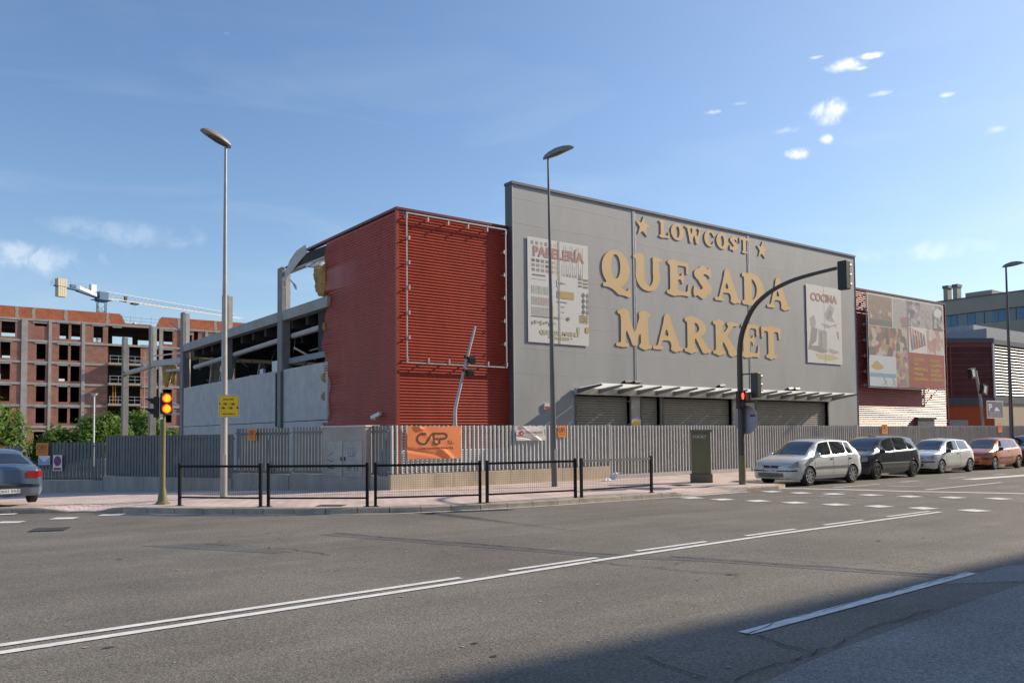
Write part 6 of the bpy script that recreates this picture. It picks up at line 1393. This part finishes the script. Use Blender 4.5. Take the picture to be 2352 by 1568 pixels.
# roof parapet in orange blocks with pale pilasters and a stepped gap
t = MB()
def par(x0, x1): t.box(bx(x0), bx(x1), YB-.05, YB+.2, bzz(14.5)+.003, bzz(15.68))
par(2, 19.75)
for k in range(5): t.box(bx(19.75), bx(19.75)+.12*(6-k)*1.0, YB-.05, YB+.2, bzz(14.5)+.003+k*.27, bzz(14.5)+.003+(k+1)*.27)
par(24.1, 37)
for k in range(5): t.box(bx(24.1)-.12*(6-k), bx(24.1), YB-.05, YB+.2, bzz(14.5)+.003+k*.27, bzz(14.5)+.003+(k+1)*.27)
t.box(BAL[0]+1.5, bx(24), YB+6, YB+6.2, bzz(14.5), bzz(15.25)); t.build('parapet', M_BRKO, bb_)
M_PIL = mat('mortar_pilaster', (.42, .36, .28), .95, var=.1)
for x in (3.5, 6.2, 9.76, 11.3, 14.32, 18.43, 26.0, 30.2, 34): 
    t = MB(); rnd = random.Random(int(x*10)); zs_ = [lerp(bzz(14.52), bzz(15.66), i/7) for i in range(8)]
    L1 = [(bx(x)-.22+rnd.uniform(-.1, .1), z) for z in zs_]; R1 = [(bx(x)+.22+rnd.uniform(-.1, .1), z) for z in zs_]
    t.grid([[(a[0], YB-.07, a[1]), (b[0], YB-.07, b[1])] for a, b in zip(L1, R1)][::-1]); t.build('pilaster', M_PIL, bb_)
t = MB()
for z in (.7, 1.2): t.tube([(bx(19.8), YB, bzz(14.5)+z), (bx(24), YB, bzz(14.5)+z-.1)], .035, 5)
for x in (19.9, 20.8, 21.9, 23, 23.9): t.tube([(bx(x), YB, bzz(14.5)), (bx(x), YB, bzz(14.5)+1.5)], .035, 5)
t.build('guard_rail', M_GALV, bb_)
# recessed balconies
t = MB(); t.box(BAL[0], BAL[1]+1.5, YB+2.4, YB+2.6, -3, bzz(12.2)); t.box(BAL[0]-.01, BAL[0]+.2, YB+.3, YB+2.5, -3, bzz(12.2)); t.build('balcony_wall', M_DARKI, bb_)
for z in (12.28, 10.15, 7.92, 5.65, 3.3):
    t = MB(); t.box(BAL[0]-.1, BAL[1]+.2, YB-1.3, YB+2.4, bzz(z)-.34, bzz(z)-.03) if z < 12 else t.box(BAL[0], BAL[1], YB-.1, YB+2.4, bzz(z)-.3, bzz(z)); b_ = t.build('balcony_slab', mat('pale_slab', (.40, .36, .27), .9, var=.15), bb_)
    if z < 12:
        t = MB()
        for h in (.5, 1.0): t.tube([(BAL[0], YB-1.2, bzz(z)+h), (BAL[1]+.15, YB-1.2, bzz(z)+h)], .035, 5)
        for x in np.linspace(BAL[0]+.1, BAL[1]+.1, 5): t.tube([(x, YB-1.2, bzz(z)-.03), (x, YB-1.2, bzz(z)+1.05)], .035, 5)
        t.build('railing', M_GALV, b_)
M_PROP = mat('orange_prop', (.55, .22, .04), .6)
t = MB()
for x in (18.95, 19.2, 20.3, 20.5): t.tube([(bx(x), YB-.8, bzz(5.65)), (bx(x), YB-.8, bzz(7.92)-.35)], .06, 6)
t.build('prop', M_PROP, bb_)
sc_ = MB()
for z in np.arange(2, bzz(11.5), 1.0): sc_.tube([(BAL[1]+.3, YB-1.4, z), (BAL[1]+1.3, YB-1.4, z)], .03, 4)
for dx in (.3, 1.3): sc_.tube([(BAL[1]+dx, YB-1.4, -3), (BAL[1]+dx, YB-1.4, bzz(11.5))], .035, 4)
sc_.build('scaffold', M_GALV, bb_)

# tower crane: lattice mast, jib, counter-jib with concrete blocks
M_CRW = mat('crane_white', (.62, .63, .64), .5, var=.08); M_CRB = mat('crane_blue', (.04, .12, .24), .5, var=.1); M_CRC = mat('ballast_concrete', (.62, .55, .40), .9, var=.1)
M_CRG = mat('crane_lattice_grey', (.20, .22, .24), .6)
cr_ = thing('tower_crane', 'blue and white tower crane with pale ballast blocks rising behind the brick block', 'crane', (37.4, 210, -1))
cx_, cyy, cz_ = 37.4, 210.0, 34.6
t = MB()
for dx in (-.85, .85):
    for dy in (-.85, .85): t.box(cx_+dx-.09, cx_+dx+.09, cyy+dy-.09, cyy+dy+.09, -1, cz_-1.2)
z = 4.0; k = 0
while z < cz_-2.6:
    for a, b in (((-.85, -.85), (.85, -.85)), ((.85, -.85), (.85, .85)), ((.85, .85), (-.85, .85)), ((-.85, .85), (-.85, -.85))):
        t.beam((cx_+a[0], cyy+a[1], z), (cx_+b[0], cyy+b[1], z), .09, .09); t.beam((cx_+a[0], cyy+a[1], z if k % 2 else z+1.6), (cx_+b[0], cyy+b[1], z+1.6 if k % 2 else z), .08, .08)
    z += 1.6; k += 1
t.build('mast', M_CRG, cr_)
J = Vector((.92, .39, 0)).normalized(); JS = Vector((-J.y, J.x, 0)); O = Vector((cx_, cyy, cz_))
t = MB(); t.obox(O+Vector((0, 0, .2)), J*1.1, JS*1.0, (0, 0, .9)); t.obox(O+Vector((0, 0, -.9)), J*1.0, JS*1.0, (0, 0, .25)); t.obox(O+Vector((0, 0, -.75)), J*1.9, JS*1.4, (0, 0, .05)); t.build('slewing_unit', M_CRB, cr_)
t = MB(); LJ = 41.0; n = 30; h = 1.35
t.beam(O+J*1.2+JS*.6-Vector((0, 0, .2)), O+J*LJ+JS*.6-Vector((0, 0, .2)), .18, .18); t.beam(O+J*1.2-JS*.6-Vector((0, 0, .2)), O+J*LJ-JS*.6-Vector((0, 0, .2)), .18, .18); t.beam(O+J*1.2+Vector((0, 0, h+.1)), O+J*(LJ-2.6)+Vector((0, 0, h-.5)), .12, .12)
for i in range(n):
    a, b, c = 1.2+(LJ-4)*i/n, 1.2+(LJ-4)*(i+.5)/n, 1.2+(LJ-4)*(i+1)/n; zt_ = lerp(h+.1, h-.5, i/n)
    for s_ in (-1, 1): t.beam(O+J*a+JS*.6*s_-Vector((0, 0, .2)), O+J*b+Vector((0, 0, zt_)), .05, .05); t.beam(O+J*b+Vector((0, 0, zt_)), O+J*c+JS*.6*s_-Vector((0, 0, .2)), .05, .05)
    t.beam(O+J*a+JS*.6-Vector((0, 0, .2)), O+J*a-JS*.6-Vector((0, 0, .2)), .05, .05)
t.build('jib', M_CRW, cr_)
t = MB(); q = O-J*1; e_ = O-J*11.0+Vector((0, 0, 1.1)); t.beam(q+Vector((0, 0, -.2)), O-J*6+Vector((0, 0, .75)), 1.1, .5); t.beam(O-J*5.6+Vector((0, 0, .75)), e_, 1.2, .3)
t.build('counter_jib', M_CRB, cr_)
t = MB(); t.obox(O-J*3.6-JS*.62+Vector((0, 0, .75)), J*2.1+Vector((0, 0, -.55)), JS*.02, (0, 0, .42)); t.build('name_board', M_WHITE, cr_)
t = MB()
for i in range(4): t.obox(O-J*(8.9+i*.52)+Vector((0, 0, 1.85)), J*.23, JS*.7, (0, 0, .85))
for i in range(4): t.obox(O-J*(8.95+i*.48)+Vector((0, 0, -.2)), J*.21, JS*.65, (0, 0, 1.1))
t.build('ballast', M_CRC, cr_)
t = MB(); t.obox(O-J*2.2+Vector((0, 0, 1.7)), J*.65, JS*.5, (0, 0, .85)); t.build('cabinet', M_WHITE, cr_)
t = MB()
for a in (3.5, 4.4, 5.6, 6.8, 8.0, 11.2, 11.6): t.tube([O-J*a+JS*.5+Vector((0, 0, 1.0)), O-J*a+JS*.5+Vector((0, 0, 2.4))], .03, 4)
for zz_ in (1.7, 2.4): t.tube([O-J*3.5+JS*.5+Vector((0, 0, zz_)), O-J*8.0+JS*.5+Vector((0, 0, zz_))], .03, 4); t.tube([O-J*11.2+JS*.5+Vector((0, 0, zz_)), O-J*11.6+JS*.5+Vector((0, 0, zz_))], .03, 4)
t.build('handrail', M_GALV, cr_)
t = MB(); t.obox(O-J*6.9+Vector((0, 0, 1.5)), J*.6, JS*.3, (0, 0, .35)); t.build('winch', M_CRB, cr_)
t = MB(); p_ = O+J*8.5; t.obox(p_+Vector((0, 0, -.45)), J*.8, JS*.6, (0, 0, .2)); t.obox(O+J*6.1+Vector((0, 0, .3)), J*.3, JS*.25, (0, 0, .7)); t.build('trolley', M_BLACK, cr_)
t = MB(); t.tube([p_+J*.3, p_+J*.3-Vector((0, 0, 5.0))], .03, 4); t.tube([p_-J*.3, p_-J*.3-Vector((0, 0, 5.0))], .03, 4); t.build('hoist_rope', M_GALV, cr_)
t = MB(); t.ball(p_-Vector((0, 0, 5.3)), (.45, .3, .4)); t.tube([p_-Vector((0, 0, 5.6)), p_-Vector((0, 0, 8))], .04, 4); t.build('hook_block', M_GALV, cr_)
# ================================================================ buildings at the right
M_BEI = mat('beige_cladding', (.36, .325, .255), .8, var=.05, vscale=.3)
M_BWIN = mat('blue_glazing', (.035, .06, .09), .08, var=.3, vscale=.25, spec=.9)
ob_ = thing('office_building', 'beige office block with two blue ribbon-window bands behind the glass hall', 'building', (118, 46, 0))
zz0 = 20.0
t = MB(); wz = [(16.3, 18.0), (12.6, 14.2), (8.9, 10.5), (5.2, 6.8)]
t.holes(18, 58, 0, zz0, 118, 118.4, [(17, 59, a, b) for a, b in wz], axis='x'); t.build('facade', M_BEI, ob_)
t = MB(); t.box(118.4, 140, 18, 58, 0, zz0-.3); t.build('glazing', M_BWIN, ob_)
t = MB(); rnd = random.Random(6)
for a, b in wz:
    y = 18
    while y < 58:
        t = MB(); t.box(118.32, 118.42, y, y+.07, a, b); t.build('mullion', M_GREYD, ob_); y += rnd.choice((1.4, 1.8, 2.2))
for a, b in wz[:2]:
    for y in (46.5, 49.2, 53, 55.4, 38.2): t = MB(); t.box(118.34, 118.4, y, y+rnd.uniform(1, 1.8), a+.1, b-.1); t.build('blind', mat('blue_blind', (.10, .22, .34), .4), ob_)
t = MB(); t.box(117.9, 118.5, 17.9, 58, zz0, zz0+.15); t.build('roof_edge', M_GREYD, ob_)
for y in (57.2, 55.9):
    t = MB(); t.box(118.6, 119.8, y-.5, y+.1, zz0, zz0+1.9); c_ = t.build('chimney', M_BEI, ob_); t = MB(); t.box(118.5, 119.9, y-.6, y+.2, zz0+1.9, zz0+2.3); t.build('chimney_cap', M_GREYD, c_)
t = MB(); t.box(119, 124, 51, 54.5, zz0, zz0+.9); t.build('roof_unit', M_BEI, ob_)
gh = thing('glass_hall', 'hall with dark red glass upper floor over orange walls and white louvred side', 'building', (74.5, 32, 0))
A_ = Vector((74.5, 32, 0)); B_ = Vector((69.6, 35.2, 0)); dA = (B_-A_).normalized(); nA = Vector((dA.y, -dA.x, 0)); nA = nA if nA.x < 0 else -nA
def wallq(t, o, d, L, z0, z1, n, off=0., th=.15, mi=0): t.obox(o+d*L/2+n*(off-th/2)+Vector((0, 0, (z0+z1)/2)), d*L/2, n*th/2, (0, 0, (z1-z0)/2), mi)
LA = 9.0
M_RGL = mat('red_tinted_glass', (.12, .035, .042), .12, var=.25, vscale=.5, spec=.8); M_ORW = mat('orange_wall', (.50, .11, .03), .8, var=.06); M_CRM = mat('cream_brick', (.50, .42, .30), .9, var=.08)
t = MB(); wallq(t, A_, dA, LA, 4.6, 9.2, nA); t.build('glass_wall', M_RGL, gh)
t = MB()
for k in range(9): wallq(t, A_, dA, LA, 4.7+k*.52, 4.76+k*.52, nA, .04, .05)
for s_ in (0, 3.8, 7.4): t.obox(A_+dA*s_+nA*.03+Vector((0, 0, 6.9)), dA*.07, nA*.05, (0, 0, 2.3))
wallq(t, A_, dA, LA, 8.85, 9.2, nA, .06, .06); t.build('glass_frame', mat('maroon_frame', (.26, .06, .05), .5), gh)
for z0_, z1_, o_ in ((3.9, 4.6, .02), (9.2, 9.6, .15)): t = MB(); wallq(t, A_, dA, LA, z0_, z1_, nA, o_); t.build('dark_band', M_GREYD, gh)
t = MB(); wallq(t, A_, dA, LA, 0, 3.9, nA, -.1); t.build('orange_wall', M_ORW, gh)
t = MB(); wallq(t, A_+Vector((.0, 0, 0)), Vector((1, 0, 0)), 30, 0, 4.1, Vector((0, -1, 0)), -.1); t.build('cream_wall', M_CRM, gh)
t = MB(); t.box(74.5, 104, 31.98, 32.2, 4.1, 4.7); t.build('dark_band', M_GREYD, gh); t = MB(); t.box(74.4, 104, 31.9, 32.2, 9.1, 9.5); t.build('dark_band', M_GREYD, gh)
t = MB()
for k in range(17): z = 4.8+k*.255; t.add([(74.6, 31.95, z), (104, 31.95, z), (104, 32.12, z+.17), (74.6, 32.12, z+.17), (74.6, 32.14, z+.15), (104, 32.14, z+.15), (104, 31.97, z-.02), (74.6, 31.97, z-.02)], [(0, 1, 2, 3), (4, 5, 6, 7), (0, 7, 6, 1), (2, 5, 4, 3)])
t.build('louvre', mat('aluminium_louvre', (.50, .50, .48), .4, .3), gh)
t = MB(); t.box(74.5, 104, 32.2, 45, 0, 9.1); t.build('core', M_DARKI, gh)
t = MB(); t.obox((74.45, 31.97, 6.9), (.12, 0, 0), (0, .06, 0), (0, 0, 2.3)); t.build('corner_post', M_GALV, gh)
t = MB(); t.box(80, 92, 36, 44, 9.4, 11.6); t.box(78, 80, 34, 40, 9.4, 10.9); t.build('roof_plant', mat('roof_plant_grey', (.34, .35, .37), .6), gh)
t = MB(); wallq(t, A_+dA*2.4, dA, 1.6, 1.0, 2.7, nA, .02); t.build('vent', M_GALV, gh)

# ================================================================ trees and small far things
M_BARK = mat('bark', (.11, .085, .06), .95, var=.3)
def leafmat(name, c):
    m = bpy.data.materials.new(name); m.use_nodes = True; t = m.node_tree; n = t.nodes; b = n['Principled BSDF']; b.inputs['Roughness'].default_value = .6
    oi = n.new('ShaderNodeNewGeometry'); r = n.new('ShaderNodeMapRange'); r.inputs[3].default_value = .6; r.inputs[4].default_value = 1.5; t.links.new(oi.outputs['Random Per Island'], r.inputs[0])
    v = n.new('ShaderNodeVectorMath'); v.operation = 'SCALE'; v.inputs[0].default_value = c; t.links.new(r.outputs[0], v.inputs['Scale']); t.links.new(v.outputs[0], b.inputs['Base Color'])
    tr_ = n.new('ShaderNodeBsdfTranslucent'); v2 = n.new('ShaderNodeVectorMath'); v2.operation = 'MULTIPLY'; v2.inputs[1].default_value = (1.3, 1.5, .5); t.links.new(v.outputs[0], v2.inputs[0]); t.links.new(v2.outputs[0], tr_.inputs[0])
    ms_ = n.new('ShaderNodeMixShader'); ms_.inputs[0].default_value = .4; t.links.new(b.outputs[0], ms_.inputs[1]); t.links.new(tr_.outputs[0], ms_.inputs[2]); t.links.new(ms_.outputs[0], n['Material Output'].inputs[0]); return m
M_LEAF = leafmat('leaves', (.105, .175, .028))
def tree(x, y, r, zc, h, label, seed, n=6500, leaf=.20, z0=-1.3):
    K_ = 1.7; x, y, r, h, zc = x*K_, y*K_, r*K_, h*K_, 1.75+(zc-1.75)*K_
    f = thing('street_tree', label, 'tree', (x, y, z0), 0, 'round-crowned trees behind the left fence'); rnd = random.Random(seed)
    t = MB(); t.tube([(x, y, z0), (x+.05, y, z0+1.2), (x, y+.05, zc-h*.35)], [.16, .12, .09], 8); cl = []
    for k in range(46):
        a, b = rnd.uniform(0, 6.28), rnd.uniform(-.55, 1); q = math.sqrt(max(0, 1-b*b)); rr = rnd.uniform(.55, .95)
        c = Vector((x+r*rr*q*math.cos(a), y+r*rr*q*math.sin(a), zc+h*rr*b)); cl.append((c, rnd.uniform(.20, .36)*r))
        if k < 16: t.tube([(x, y, zc-h*.5), ((x+c.x)/2, (y+c.y)/2, (zc+c.z)/2-.1), tuple(c)], [.06, .035, .015], 5)
    t.build('trunk', M_BARK, f)
    t = MB()
    for k in range(n):
        c, cr__ = cl[rnd.randrange(len(cl))]; d = Vector((rnd.gauss(0, 1), rnd.gauss(0, 1), rnd.gauss(0, 1))).normalized(); p = c+d*cr__*rnd.uniform(.4, 1.08)
        nrm = (d+Vector((rnd.uniform(-.7, .7), rnd.uniform(-.7, .7), rnd.uniform(-.2, .9)))).normalized(); u = nrm.orthogonal().normalized(); w = nrm.cross(u); s_ = leaf*rnd.uniform(.6, 1.25); a = rnd.uniform(0, 6.28); u, w = u*math.cos(a)+w*math.sin(a), w*math.cos(a)-u*math.sin(a)
        t.add([p-u*s_, p-w*s_*.5, p+u*s_, p+w*s_*.5], [(0, 1, 2, 3)])
    t.build('crown', M_LEAF, f); return f
tree(2.7, 50, 2.7, 1.9, 2.0, 'big bright green round tree at the far left edge, behind the gate', 1, 8000)
tree(7.4, 52, 1.6, 1.1, 1.2, 'low green tree left of the white far lamp', 2)
tree(9.3, 52, 1.9, 1.55, 1.5, 'round green tree just right of the white far lamp', 3)
tree(11.7, 55, 1.7, 1.9, 1.6, 'green tree crossed by the leftmost concrete column', 4)
tree(14.4, 60, 1.6, 1.0, 1.5, 'dark green tree low between two concrete columns', 5)
tree(.0, 47, 2.3, 1.5, 1.7, 'green tree mostly outside the left edge', 6)
fl = thing('far_lamp', 'thin white lamp post standing in front of the brick block', 'street lamp', (12.9, 75, -1.2)); t = MB(); t.tube([(12.9, 75, -1.2), (12.9, 75, 5.3)], [.08, .06], 8); t.build('pole', M_WHITE, fl); t = MB(); t.disc((12.9, 75, 5.3), (0, 0, 1), .15, .2, 14, r2=.3); t.build('lamp_head', M_WHITE, fl)
